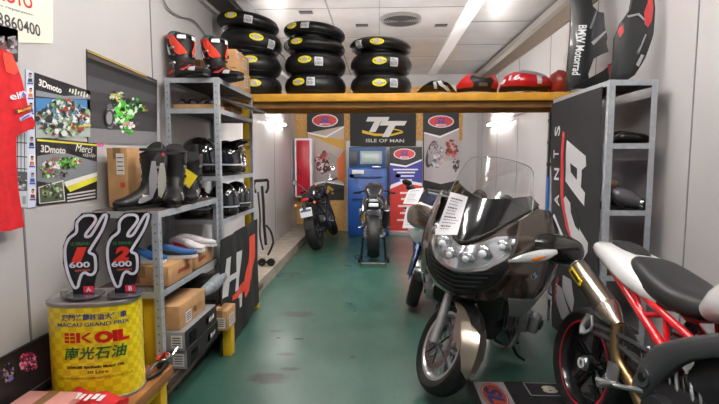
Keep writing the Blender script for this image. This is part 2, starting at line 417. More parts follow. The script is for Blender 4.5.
# ------------------------------------------------ back wall banners
FB = Fr((0, YB-.05, 0), (1,0,0), (0,0,1))
def sheet(g, fr, px, m, t=.004, seg=1):
    pts = [fr.px(*p) for p in px]; g.prism(pts, m, fr.w(0,0,-t), fr.U, fr.V, t)
def rectpx(x0, y0, x1, y1): return [(x0,y1),(x1,y1),(x1,y0),(x0,y0)]
def oval_logo(g, fr, cx, cy, a, b, txt='SL'):
    ppoly(g, fr, ell(cx,cy,a,b)[::-1], mat('#e8e4ee',.5), .002); ppoly(g, fr, ell(cx,cy,a*.92,b*.86)[::-1], mat('#c8342c',.5), .003)
    ptext(g, fr, txt, mat('#2b3a94',.5), cx-a*.45, cy-b*.12, cx+a*.45, cy-b*.12, b*.95, .005, .03, .3)
    ptext(g, fr, 'MOTO', mat('#e8e4ee',.5), cx-a*.4, cy+b*.58, cx+a*.4, cy+b*.58, b*.3, .005, .02)
POST = mat('#1c1b1d', .55)
g = G(); sheet(g, FB, rectpx(307,110,344,200), POST)
ppoly(g, FB, [(307.5,133),(344,126),(344,185),(326,181),(307.5,184)], mat('#b9a9a0',.6), .001)
ppoly(g, FB, [(308,134),(344,140),(344,150),(325,142)], mat('#c99b3e',.6), .0015)
ppoly(g, FB, [(337,160),(344,150),(344,182),(338,180)], mat('#d8692f',.6), .002)
ppoly(g, FB, [(307.5,160),(330,152),(344,162),(344,180),(307.5,183)], mat('#a69a96',.6), .0017)
blobs(g, FB, 323,162,7,11, ['#3a2d33','#7c3238','#caa9a5','#26222a','#b8463e','#d9d0cf'], 40, 3.2, .003)
ppoly(g, FB, [(307.5,132),(326,136),(344,126),(344,127.6),(326,138),(307.5,133.5)], PAPER, .004)
ppoly(g, FB, [(307.5,184),(326,181),(344,184),(344,185.5),(326,182.5),(307.5,185.5)], PAPER, .004)
oval_logo(g, FB, 325,120.5,13,6.5)
blobs(g, FB, 327,191,7,4, ['#a9842f','#c89b35'], 10, 2.2, .003)
g.build('hanging_banner', None, 'tall black banner with oval logo and blurred motorcycle photo beside the red cabinet', 'banner')
# TT flag
g = G(); sheet(g, Fr((0,YB-.12,0),(1,0,0),(0,0,1)), rectpx(350,110,416,146), mat('#1b1a1c',.7))
FT = Fr((0,YB-.12,0),(1,0,0),(0,0,1)); W1 = mat('#d6d3d0',.6)
for T1_, T2_ in (([(368,117),(389.5,117),(387.5,121.5),(366,121.5)],[(374.5,121.5),(381,121.5),(375.5,132),(369,132)]),([(382,121),(407,121),(404.5,125.5),(379.5,125.5)],[(388.5,125.5),(395.5,125.5),(389,137),(382,137)])):
    ppoly(g, FT, T1_[::-1], W1, .003)
    ppoly(g, FT, T2_[::-1], W1, .0032)
Y1 = mat('#d9b021',.6)
ppoly(g, FT, [(362,130),(375,133.5),(392,134),(403,131),(403,133),(392,136),(375,136),(362,133)], Y1, .0025)
ppoly(g, FT, [(392,128),(402,130.5),(403.5,132.5),(402,131.6),(392,129.3)], Y1, .0025)
ptext(g, FT, 'ISLE OF MAN', W1, 366,140.5,404,140.8,3.4,.003,.01)
g.build('isle_flag', None, 'black flag with white slanted double T lettering over a yellow swoosh', 'flag')
# right SL banner
g = G(); sheet(g, FB, rectpx(423,110,459,190), POST)
ppoly(g, FB, [(424,133),(440,137),(459,129),(459,180),(441,184),(424,180)], mat('#b3a9ab',.6), .001)
ppoly(g, FB, [(424,162),(459,160),(459,180),(441,184),(424,180)], mat('#c5bdc0',.6), .0013)
blobs(g, FB, 436,155,7,12, ['#7b7480','#d8d2d6','#5c5560','#a79fa6','#caa3a3'], 40, 3.4, .002)
ppoly(g, FB, ell(431,154,4.5,14,20,.25)[::-1], mat('#4c4550',.6), .003); ppoly(g, FB, ell(432,154,3.2,11,20,.25)[::-1], mat('#a8a0a6',.6), .0033)
blobs(g, FB, 452,148,6,9, ['#b8452f','#d4674a','#5b3a36','#8d2e25'], 26, 3, .003)
blobs(g, FB, 456,165,3,8, ['#3b3338','#5b5058'], 10, 2.5, .003)
ppoly(g, FB, [(424,132),(440,136),(459,128),(459,129.5),(440,138),(424,133.5)], PAPER, .004)
oval_logo(g, FB, 441,121.5,13,6.2)
g.build('hanging_banner', None, 'tall black banner with classic motorcycle photo, right of the double T flag', 'banner')
# roll-up banner blue and red
FR = Fr((0,9.3,0),(1,0,0),(0,0,1))
t = thing('rollup_banner', 'roll-up banner, black top, blue middle and red bottom, standing beside the blue machine', 'banner', tuple(onZ(406,234,0)))
g = G(); sheet(g, FR, rectpx(389.5,147,422,231), mat('#2e2c2e',.6))
ppoly(g, FR, [(390,164.5),(406,167),(422,160),(422,182),(406,181),(390,186)], mat('#3a3c98',.55), .001)
ppoly(g, FR, [(390,188),(404,182.5),(422,185),(422,231),(390,231)], mat('#c93430',.55), .001)
ppoly(g, FR, [(390,185),(404,180),(422,183),(422,186),(404,183),(390,189)], PAPER, .002)
ppoly(g, FR, [(390,163),(406,165.5),(422,159),(422,160.6),(406,167.2),(390,165)], PAPER, .002)
oval_logo(g, FR, 404.5,154,11,5.5)
for i,(a_,b_,s_) in enumerate(((393,418,169.5),(397,415,172.5),(398,414,176),(400,412,180))): ptext(g, FR, ['MOTORCYCLES','SERVICE','WORKSHOP','RACING'][i][:12], PAPER, a_, s_, b_, s_, 1.6, .003, .01) if False else ppoly(g, FR, rectpx(a_,s_-.7,b_,s_+.7), PAPER, .003)
for s_ in (193,199,206,213,220): ppoly(g, FR, rectpx(397+s_%5,s_-1,416-s_%3,s_+1), mat('#ecd5d2',.6), .003)
g.build('banner_sheet', t)
a, b = FR.px(390,231), FR.px(422,231); g = G().span((a[0]-.03,9.22,0),(b[0]+.03,9.38,max(.05,a[1]+.01)), ALU, .01); g.build('banner_base', t)
# red panel with white frame (extinguisher cabinet)
a, b = FB.px(298,196), FB.px(314,139)
t = thing('red_cabinet', 'tall narrow red panel cabinet with white frame beside the left banner', 'cabinet', ((a[0]+b[0])/2, YB-.35, a[1]))
g = G().span((a[0],YB-.4,a[1]),(b[0],YB-.06,b[1]), PAPER, .01); g.build('cabinet_body', t)
g = G().span((a[0]+.04,YB-.415,a[1]+.03),(b[0]-.04,YB-.4,b[1]-.04), mat('#b3122c',.35), .004); g.build('door_panel', t, 'red door panel')
G().span((a[0]+.07,YB-.43,a[1]+.45),(a[0]+.09,YB-.415,a[1]+.6), BLK,.003).build('handle', t)
# blue workshop machine
def bx(px0,py0,px1,py1,y,d): 
    a, b = onY(px0,py1,y), onY(px1,py0,y); return (a.x,y,a.z),(b.x,y+d,b.z)
t = thing('test_bench', 'blue workshop machine cabinet with a monitor behind the naked sport bike', 'machine', (onY(366,231,9.3).x, 9.5, 0))
BLUE = mat('#1d4f9c', .4); 
a,b = bx(348,168,387,232,9.2,.6); g = G().span((a[0],a[1],0),b, BLUE, .02); g.build('cabinet_body', t)
a,b = bx(349,147,386,171,9.35,.4); g = G().span(a,b, mat('#244c7e',.45), .015); g.build('upper_housing', t)
a,b = bx(360,151,382,164,9.3,.05); g = G().span(a,b, mat('#8f9aa0',.4), .008)
a2,b2 = bx(362,153,379,162,9.295,.005); g.span(a2,b2, mat('#a8b8b4',.25), .001); g.build('monitor', t)
a,b = bx(350,151,357,165,9.3,.05); G().span(a,b, mat('#3b3d42',.4), .008).build('control_panel', t)
a,b = bx(352,170,364,174,9.15,.04); g = G().span(a,b, mat('#d8dadd',.4), .005); g.build('name_plate', t)
a,b = bx(352,176,382,178,9.15,.05); G().span(a,b, mat('#13356e',.4), .01).build('drawer_rail', t)
a,b = bx(352,198,382,200,9.15,.05); G().span(a,b, mat('#13356e',.4), .01).build('drawer_rail', t)
a,b = bx(372,166,381,168,9.1,.2); G().span(a,b, ALU, .01).build('tray', t)
# ================================================================= LEFT SIDE
# ---- sign, posters and shirt on the left wall
FL = Fr((XL+.004, 0, 0), (0,1,0), (0,0,1)); FL.N = Vector((1,0,0))
class FrL(Fr):
    pass
def wallfr(x): f = Fr((x,0,0),(0,1,0),(0,0,1)); return f   # U x V = +X
def lsheet(g, fr, px, m, t=.003):
    g.prism([fr.px(*p) for p in px], m, fr.w(0,0,-t), fr.U, fr.V, t)
FL = wallfr(XL+.006)
g = G(); lsheet(g, FL, [(-60,40),(53,43.5),(53,-12),(-60,-52)], mat('#dfdcc9',.5), .005)
ptext(g, FL, '2 3860400', mat('#3a3d4a',.5), -14,14.5, 40,31, 13.5, .002, .015)
ptext(g, FL, 'les occasions reparation', mat('#5a6270',.5), -40,-7,33,15.5, 4, .002, .0)
ptext(g, FL, 'MOTO', mat('#c4121e',.5), -6,-8,32,3.5, 13, .002, .03)
g.build('shop_sign', None, 'cream sign board with red MOTO and dark telephone number high on left wall', 'sign')
g = G(); lsheet(g, FL, [(-30,58),(18,62),(18,30),(-30,16)], mat('#2b2427',.5))
blobs(g, FL, 8,46,9,12, ['#5a3c3a','#8a8690','#201c20','#6b3a2c','#a8a4ac'], 26, 4)
g.build('wall_poster', None, 'dark poster partly hidden above the red shirt', 'poster')
# 3D moto poster upper
g = G(); lsheet(g, FL, [(35,138),(90,137),(90,91),(35,72.5)], mat('#1f1e23',.45))
ppoly(g, FL, [(35.5,98),(90,100),(90,137),(35.5,138)], mat('#3f79ad',.5), .001)
ppoly(g, FL, [(35.5,112),(90,112),(90,137),(35.5,138)], mat('#a3afa8',.5), .0012)
ppoly(g, FL, [(35.5,90),(64,96),(90,95),(90,99),(64,99),(35.5,96)], mat('#7f858b',.5), .0014)
blobs(g, FL, 62,118,26,17, ['#3c6b45','#dfe3e6','#27343d','#5c7f9d','#b9c4b6','#86351f','#7c9c6c','#1e2327','#cfd4d8'], 190, 3.8)
blobs(g, FL, 62,104,10,6, ['#4f9a48','#d9dce0','#b73a2b','#2a3a2c'], 30, 2.6, .008)
ptext(g, FL, '3Dmoto', mat('#e8e6e2',.5), 38,82, 61,90.5, 7, .003, .03, .1)
pmarks(g, FL, mat('#d3d7c4',.5), 68,90, 88,96, 4.5)
ppoly(g, FL, [(66,126),(89,124.5),(89,126),(66,128)], mat('#d4c23a',.5), .012)
ppoly(g, FL, [(62,129),(72,128),(72,130),(62,131)], W1, .012)
g.build('wall_poster', None, 'blue and green racing poster with white 3D heading, upper of the pair', 'poster')
# strip of rider portraits
g = G(); lsheet(g, FL, [(27.5,208),(37,207),(33,72),(26,69)], mat('#cfd3e6',.5))
rn = random.Random(3)
for i, y in enumerate((77,92,107,122,141,160,177,193)):
    x = 29.5+ (y-77)*.022
    ppoly(g, FL, rectpx(x-2.6,y-5.5,x+3.4,y+5.5), mat(['#b9cde8','#e2e4ee'][i%2],.5), .001)
    ppoly(g, FL, ell(x+.4,y-1.6,1.6,2.3,10)[::-1], mat('#b58468',.6), .002); ppoly(g, FL, [(x-2,y+5),(x-1.6,y+1.4),(x+2.2,y+1.4),(x+2.8,y+5)], mat(['#30343f','#c76b2a','#2a4f9a','#7c1f24'][i%4],.6), .0016)
    ppoly(g, FL, [(x-1.2,y-2.6),(x-.8,y-4.3),(x+1.6,y-4.2),(x+2,y-2.6)], mat('#2a211d',.6), .0026)
    ppoly(g, FL, rectpx(x-2.4,y+5.6,x+3.4,y+7.4), mat('#3d53a4',.5), .0012)
g.build('portrait_strip', None, 'narrow white poster strip with a column of rider portraits', 'poster')
# grid poster behind the strip
g = G(); lsheet(g, FL, [(14,207),(27,207.5),(27,120),(14,118)], mat('#bcc6cc',.5))
for x in (17,20.5,24): ppoly(g, FL, rectpx(x,120,x+.7,190), mat('#2b2f36',.6), .001)
for y in (130,142,156,168): ppoly(g, FL, [(14,y+.8),(27,y+1.6),(27,y+.6),(14,y-.2)], mat('#2b2f36',.6), .0012)
ppoly(g, FL, [(14,171),(27,172),(27,191),(14,191)], mat('#4a4d52',.6), .0015); blobs(g, FL, 21,182,5,7, ['#25262b','#8a8f95','#c2c6c8'], 14, 2.5)
for x in (16,22): ppoly(g, FL, rectpx(x,196,x+3.5,204), mat('#8e9296',.6), .002)
g.build('wall_poster', None, 'pale poster of a dark grid building photo beside the red shirt', 'poster')
# 3D moto poster lower
g = G(); lsheet(g, FL, [(36,206),(97,199),(97,143),(36,137)], mat('#232228',.45))
ppoly(g, FL, [(37,139),(97,144.5),(97,146),(37,141)], mat('#d6c83a',.5), .001)
ppoly(g, FL, [(37,156),(62,152),(97,162),(97,176),(66,186),(37,181)], mat('#7d8189',.5), .001)
ppoly(g, FL, [(66,187),(97,176),(97,181),(70,192)], mat('#d8d23c',.5), .0012); ppoly(g, FL, [(64,182),(80,177),(97,172),(97,176),(66,187)], mat('#e2e2de',.5), .0013)
ppoly(g, FL, [(38,187),(63,180),(65,201),(39,204)], W1, .0015); ppoly(g, FL, [(39,188),(62,181.5),(64,200),(40,203)], mat('#4f5844',.5), .002)
blobs(g, FL, 51,192,10,8, ['#2c3a2a','#7f9a5a','#b3b8a6','#20231f'], 34, 2.2, .003)
blobs(g, FL, 47,170,8,8, ['#6aa83a','#c9d0cc','#a33a6a','#2a2f2a','#4d7f2f'], 40, 3, .003)
blobs(g, FL, 56,163,7,6, ['#d8c9d6','#b34a86','#e7e4e8','#5b9a33'], 26, 2.6, .005)
blobs(g, FL, 68,163,10,5.5, ['#5fae2f','#3f7f2a','#1f241e','#8ccf52'], 40, 2.8, .005)
blobs(g, FL, 76,162,3,3, ['#b8283a','#e4e4e4','#5fae2f'], 10, 2, .008)
blobs(g, FL, 60,175,8,4, ['#1e1e20','#6a6d70'], 14, 2.4, .004)
ptext(g, FL, '3Dmoto', W1, 40,148.5, 65,150.5, 7.5, .003, .03, .1)
ptext(g, FL, 'Merci', mat('#e4e4e0',.5), 75,147.5, 92,150, 7.5, .003, .0, .3)
pmarks(g, FL, mat('#b4b4b0',.5), 82,155, 95,156, 3)
for i in range(3): ppoly(g, FL, [(67,194+i*3.2),(95,189.5+i*3.2),(95,191+i*3.2),(67,195.5+i*3.2)], W1, .002)
g.build('wall_poster', None, 'dark racing poster with green bike and Merci handwriting, lower of the pair', 'poster')
# big green bike poster
def grad(cols, name):   # printed backdrop, bands of tone are part of the print
    return mat(cols, .45)
g = G(); lsheet(g, FL, [(88,143),(157,145),(157,80),(86.5,49)], mat('#333236',.4))
ppoly(g, FL, [(87,49.5),(157,80.5),(157,88),(87,62)], mat('#1a181b',.4), .001)
ppoly(g, FL, [(87,53),(152,80),(157,82),(157,83.5),(87,57)], mat('#55504c',.4), .0015)
ppoly(g, FL, [(87,75),(157,96),(157,104),(87,90)], mat('#4a494e',.4), .001)
ppoly(g, FL, [(87,100),(120,104),(157,112),(157,118),(87,112)], mat('#29282c',.4), .001)
ppoly(g, FL, [(88,128),(157,132),(157,145),(88,143)], mat('#77767b',.4), .001)
ppoly(g, FL, [(87,50),(147,76),(147,77.2),(87,51.2)], mat('#c9a23a',.5), .002)
blobs(g, FL, 112,116,8,12, ['#606066','#b9b9bf','#2e2e32','#8d8d93'], 30, 4, .002)
blobs(g, FL, 122,118,16,14, ['#1c1c1f','#2c2c30','#5a5a60','#3c3b40'], 30, 4.5, .0025)
blobs(g, FL, 123,113,9,13, ['#3fae35','#57c83a','#1f5a22','#d6e8cf','#1c1e1c','#7cd653'], 60, 3.6, .003)
blobs(g, FL, 116,97,7,5, ['#2a2c2c','#8a9a5a','#d0c24a','#b9c2bb'], 24, 2.6, .005)
blobs(g, FL, 133,105,7,7, ['#3fae35','#2a7a2a','#1c1e1c','#cfe4c8'], 30, 3, .005)
blobs(g, FL, 127,128,7,5, ['#d98a9a','#e8e4e6','#3fae35'], 18, 3, .006)
blobs(g, FL, 143,109,4,3, ['#27282a','#a8452a','#57c83a'], 12, 2.2, .006)
ppoly(g, FL, ell(108,118,4.5,9,16)[::-1], mat('#2a2a2d',.5), .009); ppoly(g, FL, ell(108,118,3,6.5,16)[::-1], mat('#8a8a90',.5), .0095)
g.build('wall_poster', None, 'large grey poster of a green racing motorcycle leaning into a corner', 'poster')
g = G(); lsheet(g, FL, [(90,146),(104,146),(104,142.5),(90,142)], mat('#d64a9a',.5)); g.build('pink_strip', None, 'narrow pink paper strip under the large green bike poster', 'strip')
# ---- red shirt hanging at far left
SX = XL+.075
fs = wallfr(SX)
RC = mat('#c0101c', .85, noise=.15, nscale=30, bump=.2, bscale=40)
t = thing('racing_shirt', 'red short sleeved shirt with white and yellow sponsor patches hanging at the far left', 'shirt', tuple(fs.w(*fs.px(5,232))))
def cloth(u, v, h):
    return fs.w(u, v, h-.02+.008*math.sin(u*38+v*5)+.006*math.sin(u*17-v*9))
out = [(-70,60),(-40,44),(2,49),(13,54),(21,75),(29,105),(37,124),(35,129),(18,134),(15,137),(19,180),(25,227),(10,231),(-30,233),(-80,233)]
g = G(); g.conform([fs.px(*p) for p in out], cloth, RC, .02, .025); g.build('shirt_body', t)
g = G(); g.conform([fs.px(*p) for p in ((2,52),(12,55),(17,71),(12,75),(5,72))], lambda u,v,h: cloth(u,v,h+.021), mat('#e5402a',.8), .002, .035); g.build('shoulder_patch', t)
g = G(); fl = fs
def cpoly(g, pts, m, h=.024): g.conform([fs.px(*p) for p in pts], lambda u,v,hh: cloth(u,v,hh+h), m, .001, .03)
cpoly(g, ell(22.5,94.5,4,3.6,14)[::-1], mat('#e9e5ea',.6), .023); cpoly(g, [(19.5,95),(22,91.5),(25,94),(22,98)], mat('#3d64b8',.6), .025); cpoly(g, [(22.5,97),(25,94),(25.8,96),(23.5,98)], mat('#c8202c',.6), .026)
cpoly(g, [(10,109),(31,105),(33,110),(13,114)], mat('#8a1420',.6), .0235)
cpoly(g, [(16,118),(32,112.5),(33.5,116),(17,121.5)], mat('#b9c9e8',.6), .023); cpoly(g, [(18,118.5),(30,114.5),(31,116),(19,120)], mat('#3d64b8',.6), .025)
def ctext(st, m, x0,y0,x1,y1,hh,h):
    a = Vector(fs.px(x0,y0)); b = Vector(fs.px(x1,y1)); me = text_mesh(st, .02, 0); xs=[v[0] for v in me[0]]; ys=[v[1] for v in me[0]]
    d = b-a; L = d.length; dn = d/L; nn = Vector((-dn.y,dn.x)); hp = (Vector(fs.px(x0,y0-hh/2))-Vector(fs.px(x0,y0+hh/2))).length
    vs = []
    for v in me[0]:
        p = a+dn*((v[0]-min(xs))/(max(xs)-min(xs))*L)+nn*(((v[1]-min(ys))/(max(ys)-min(ys))-.5)*hp); vs.append(g.v(cloth(p.x,p.y,h)))
    for f in me[1]: g.f([vs[i] for i in f], m)
ctext('elf', PAPER, 7,96.5,18.5,95,7,.027); ctext('Magneti', mat('#e8c53a',.6), 14,112,31,108,4,.027)
g.build('sponsor_patches', t)
a_ = fs.w(*fs.px(-45,40)); G().tube([(XL,a_.y,a_.z+.16),(SX-.02,a_.y,a_.z+.15),(SX-.02,a_.y,a_.z+.03)], .005, STEEL).build('hanger_hook', t)
# ---------------------------------------------------------------- shelving
SX0, SX1 = -1.70, -1.27
HOLE = mat('#5a5e64', .6)
BRD = mat('#4b3d35', .75, noise=.2, nscale=10)
def shelf_unit(x0, x1, y0, y1, z0, z1, levels, label, name='metal_shelving', holes=True):
    t = thing(name, label, 'shelving', ((x0+x1)/2,(y0+y1)/2,z0))
    w = .04; th = .003
    for (x, sx) in ((x0,1),(x1,-1)):
        for (y, sy) in ((y0,1),(y1,-1)):
            g = G(); g.span((x,y,z0),(x+sx*w,y+sy*th,z1), GALV); g.span((x,y+sy*th,z0),(x+sx*th,y+sy*w,z1), GALV)
            if holes:
                z = z0+.03
                while z < z1-.02:
                    g.face([(x+sx*u, y-sy*.0006, z+v) for u, v in ((.016,-.005),(.024,-.005),(.024,.005),(.016,.005))], HOLE)
                    g.face([(x-sx*.0006, y+sy*u, z+v) for u, v in ((.016,-.005),(.024,-.005),(.024,.005),(.016,.005))], HOLE); z += .05
            g.build('post', t, normals=True)
    for z in levels:
        g = G(); lip = .038
        g.span((x0+w*.2,y0-.002,z-lip),(x1-w*.2,y0+.003,z), GALV); g.span((x0+w*.2,y1-.003,z-lip),(x1-w*.2,y1+.002,z), GALV)
        g.span((x0-.002,y0+w*.2,z-lip),(x0+.003,y1-w*.2,z), GALV); g.span((x1-.003,y0+w*.2,z-lip),(x1+.002,y1-w*.2,z), GALV)
        s = g.build('shelf_frame', t)
        G().span((x0+.004,y0+.004,z-.012),(x1-.004,y1-.004,z-.002), BRD).build('shelf_board', s)
    return t
TZ = lambda py, Y, px=None: 0
LZ1, LZ2, LZ3 = 1.205, .735, .29
shelf_unit(SX0, SX1, 2.62, 3.62, .201, LZ1+.002, (LZ1, LZ2), 'low galvanised shelving unit on the wooden bench, nearest the oil can')
HZ = [2.145, 1.93, 1.62, 1.375, .98, .40]
shelf_unit(SX0, SX1, 3.70, 4.70, .201, HZ[0], (2.143, 1.905, 1.37, 1.02, .40), 'tall galvanised shelving unit holding helmets, topped by boots and cartons')
# wooden bench with yellow legs
wood = mat('#8a5a30', .5, noise=.35, nscale=6, bump=.1)
YEL = mat('#d9b01c', .45)
t = thing('low_bench', 'low wooden bench on yellow legs along the left ledge', 'bench', (-1.5, 3.2, 0))
G().span((XL+.01,1.45,.25),(-1.2,2.60,.31), wood, .006).build('bench_top', t)
G().span((XL+.01,2.605,.15),(-1.24,4.86,.20), mat('#4a3a2f',.7,noise=.2), .004).build('lower_plank', t)
g = G()
for y, zt in ((1.6,.25), (2.53,.25), (3.66,.15), (4.62,.15)):
    xx = -1.20 if y == 3.66 else -1.30
    if y == 3.66: G().span((-1.20,3.44,0),(-1.13,3.52,.235), YEL, .006).build('leg', t); G().span((-1.26,3.45,.17),(-1.16,3.51,.20), YEL, .003).build('leg_bracket', t); continue
    G().span((xx,y-.05,0),(xx+.075,y+.03,zt if y != 3.66 else .235), YEL, .006).build('leg', t)
G().span((-1.27,1.5,.20),(-1.23,2.58,.25), YEL).build('front_rail', t)
# yellow uprights (rack behind)
for y0, lab, z in ((2.66, 'yellow steel upright beside the near post of the low shelving', .69), (4.78, 'yellow steel upright behind the far end of tall shelving', 2.07)):
    g = G().span((-1.40,y0,.201),(-1.33,y0+.05,z), YEL, .003)
    if z < 1: g.span((-1.75,y0,.62),(-1.40,y0+.05,.68), YEL, .003)
    g.build('yellow_upright', None, lab, 'post')
# ---------------------------------------------------------------- oil can
OZ = .31
oc = Vector((-1.455, 2.30, OZ)); CH = .50
ca = R(9)
t = thing('oil_drum', 'large yellow checkered oil can with red OIL lettering standing on the bench', 'can', tuple(oc))
CW, CD = .215, .14
def canp(a, z, h=0):
    e = 2.6; c, s = math.cos(a), math.sin(a); n = (abs(c)**e+abs(s)**e)**(-1/e)
    x, y = (CW+h)*c*n, (CD+h)*s*n
    return oc+Vector((x*math.cos(ca)-y*math.sin(ca), x*math.sin(ca)+y*math.cos(ca), z))
CY1, CY2 = mat('#f6e01c',.32,coat=.3), mat('#e8c60f',.32,coat=.3)
g = G(); na, nz = 36, 15
vv = [[g.v(canp(2*PI*i/na, .012+(CH-.03)*j/nz)) for i in range(na)] for j in range(nz+1)]
for j in range(nz):
    for i in range(na): g.f([vv[j][i], vv[j][(i+1)%na], vv[j+1][(i+1)%na], vv[j+1][i]], CY1 if (i//1+j)%2 else CY2)
g.f(vv[0][::-1], CY1)
g.build('can_body', t)
GR = mat('#a3a09e', .35, .6)
g = G(); g.loft([[canp(2*PI*i/48, z, h) for i in range(48)] for z, h in ((CH-.022,.004),(CH-.004,.006),(CH,0),(CH-.01,-.012),(CH-.01,-.06))], GR); g.build('top_rim', t)
g = G(); g.loft([[canp(2*PI*i/48, z, h) for i in range(48)] for z, h in ((0,.002),(.004,.005),(.014,.005),(.016,0))], GR); g.build('bottom_rim', t)
p = canp(PI*1.05, CH, -.07); G().cyl(p, p+Vector((0,0,.035)), .022, GR).build('spout_cap', t)
# lettering wrapped on the front of the can (u = arc length along the front, v = height)
tab = []; L = 0; prev = None
for i in range(241):
    a = -PI*1.03+PI*1.06*i/240; q = canp(a, 0); L += (q-prev).length if prev else 0; prev = q; tab.append((L, a))
LT = L
def canfn(u, v, h):
    x = (u+.5)*LT; lo = 0
    for i in range(len(tab)-1):
        if tab[i+1][0] >= x: lo = i; break
    k = (x-tab[lo][0])/max(1e-6,(tab[lo+1][0]-tab[lo][0])); return canp(tab[lo][1]+(tab[lo+1][1]-tab[lo][1])*k, v*CH, h)
def cantext(g, st, m, u, v, w, hh, bold=0, h=.0012, shear=0):
    me = text_mesh(st, bold, shear); xs=[p[0] for p in me[0]]; ys=[p[1] for p in me[0]]
    if not xs: return
    vs = [g.v(canfn(u+((p[0]-min(xs))/(max(xs)-min(xs))-.5)*w, v+((p[1]-min(ys))/(max(ys)-min(ys))-.5)*hh, h)) for p in me[0]]
    for f in me[1]: g.f([vs[i] for i in f], m)
g = G(); BL, RD, GN, BK = mat('#3a4a8c',.4), mat('#cc1418',.35), mat('#1f6b34',.4), mat('#3a2f12',.5)
U0 = .06
cantext(g, '澳門格蘭披治大賽車', BL, U0+.01, .86, .48, .065, .03, h=.0025)
cantext(g, 'MACAU GRAND PRIX', BL, U0, .785, .54, .04, .02)
cantext(g, 'OIL', RD, U0+.135, .655, .25, .12, .07, h=.004)
cantext(g, '南光石油', GN, U0+.01, .50, .46, .13, .02, h=.004, shear=.2)
cantext(g, '20W-50 Synthetic Motor Oil', BK, U0, .355, .42, .038, .05, h=.0025)
cantext(g, '20 Litre', BK, U0+.02, .305, .16, .03, .02)
cantext(g, 'HIGH PERFORMANCE LUBRICANT FOR MOTORCYCLES', BK, U0, .245, .56, .022, .0)
# red square emblem left of OIL
def cq(pts, m, h=.0012): g.conform(pts, lambda u,v,hh: canfn(u,v,hh+h), m, 0, .03)
u, v = U0-.115, .655
cq([(u-.10,v-.05),(u-.02,v-.05),(u-.02,v+.05),(u-.10,v+.05)], RD); cq([(u-.01,v-.05),(u+.02,v-.05),(u+.02,v+.05),(u-.01,v+.05)], RD)
cq([(u+.03,v+.01),(u+.08,v+.05),(u+.11,v+.05),(u+.05,v),(u+.11,v-.05),(u+.08,v-.05),(u+.03,v-.01)], RD)
for q in (-.018, .018): cq([(u-.095,v+q-.004),(u-.025,v+q-.004),(u-.025,v+q+.004),(u-.095,v+q+.004)], CY1, .002)
cq([(u-.062,v-.05),(u-.056,v-.05),(u-.056,v+.05),(u-.062,v+.05)], CY1, .002)
g.build('printed_lettering', t)
# ---------------------------------------------------------------- trophies on the can
def trophy(c, num, lab, label, yaw, tail):
    t = thing('race_trophy', label, 'trophy', tuple(c), (0,0,0))
    fr = Fr(Vector(c)+Vector((0,-.005,.012)), (math.cos(yaw),math.sin(yaw),0), (.0,0,1))
    S = .405; KU = 1
    # outline digitised from the plate (u right, v up; unit = plate height)
    NP = lambda L: [((x-100)/332,(372-y)/332) for x,y in L]
    out = NP([(58,372),(140,372),(140,330),(148,298),(162,275),(162,208),(148,190),(175,140),(212,62),(215,42),(195,30),(180,38),(152,92),(146,100),(160,85),(172,62),(168,42),(155,32),(108,34),(80,62),(76,100),(48,125),(30,170),(26,240),(38,300),(60,350)])
    g = G(); g.prism([(a*S,b*S) for a,b in out], mat('#17181d',.3), fr.w(0,0,0), fr.U, fr.V, .012, .002); g.build('plate', t)
    g = G(); W2 = mat('#dfe2f2',.4)
    path = NP([(65,340),(46,285),(38,230),(40,175),(56,138),(85,112),(90,72),(115,46),(150,44),(161,60),(150,82),(125,113),(119,130),(134,130),(150,112),(190,46),(203,50),(182,108),(137,180),(131,198),(150,213),(151,268),(140,288),(125,290),(110,281),(96,290),(85,320),(80,338),(65,340)])
    P = [fr.w(a*S,b*S,.014) for a,b in path]
    P2 = crom(P[:-1], 4, True); rings = []
    for i,p in enumerate(P2):
        tt = (P2[(i+1)%len(P2)]-P2[i-1]).normalized(); n = fr.N.cross(tt)
        rings.append([p+n*.0065, p-n*.0065, p-n*.0065+fr.N*.003, p+n*.0065+fr.N*.003])
    g.loft(rings, W2, loop=True); g.build('track_outline', t)
    g = G(); g.text(num, mat('#e23426',.4), fr.w(-.03*S,.50*S), fr.U, fr.V, w=.19*S, h=.19*S, off=.0135, bold=.06, shear=.2)
    g.text('LE GRAND', mat('#4f9a58',.5), fr.w(-.01*S,.64*S), fr.U, fr.V, w=.22*S, h=.035*S, off=.0135)
    g.text('600', W2, fr.w(-.03*S,.375*S), fr.U, fr.V, w=.24*S, h=.075*S, off=.0135, bold=.03)
    g.text('supersport', mat('#d9685a',.5), fr.w(.0,.30*S), fr.U, fr.V, w=.18*S, h=.04*S, off=.0135, bold=.02, shear=.2)
    poly(g, fr, [(a*S,b*S) for a,b in rect(0,.015,.12,.10)], mat('#d9274a',.4), .0135)
    g.text(lab, W2, fr.w(.06*S,.058*S), fr.U, fr.V, h=.06*S, off=.015, bold=.02)
    g.build('plate_print', t)
    g = G(); g.lathe([(.001,0),(.085,0),(.09,.006),(.088,.012),(.001,.013)], mat('#55535a',.25,coat=.5), c=tuple(c), n=36); g.build('base', t)
trophy((-1.50, 2.285, OZ+CH+.001), '1', 'A', 'black circuit-outline trophy plate with red one, left of the pair on the oil can', R(12), 0)
trophy((-1.30, 2.315, OZ+CH+.001), '2', 'B', 'black circuit-outline trophy plate with red two, right of the pair on the oil can', R(12), 0)
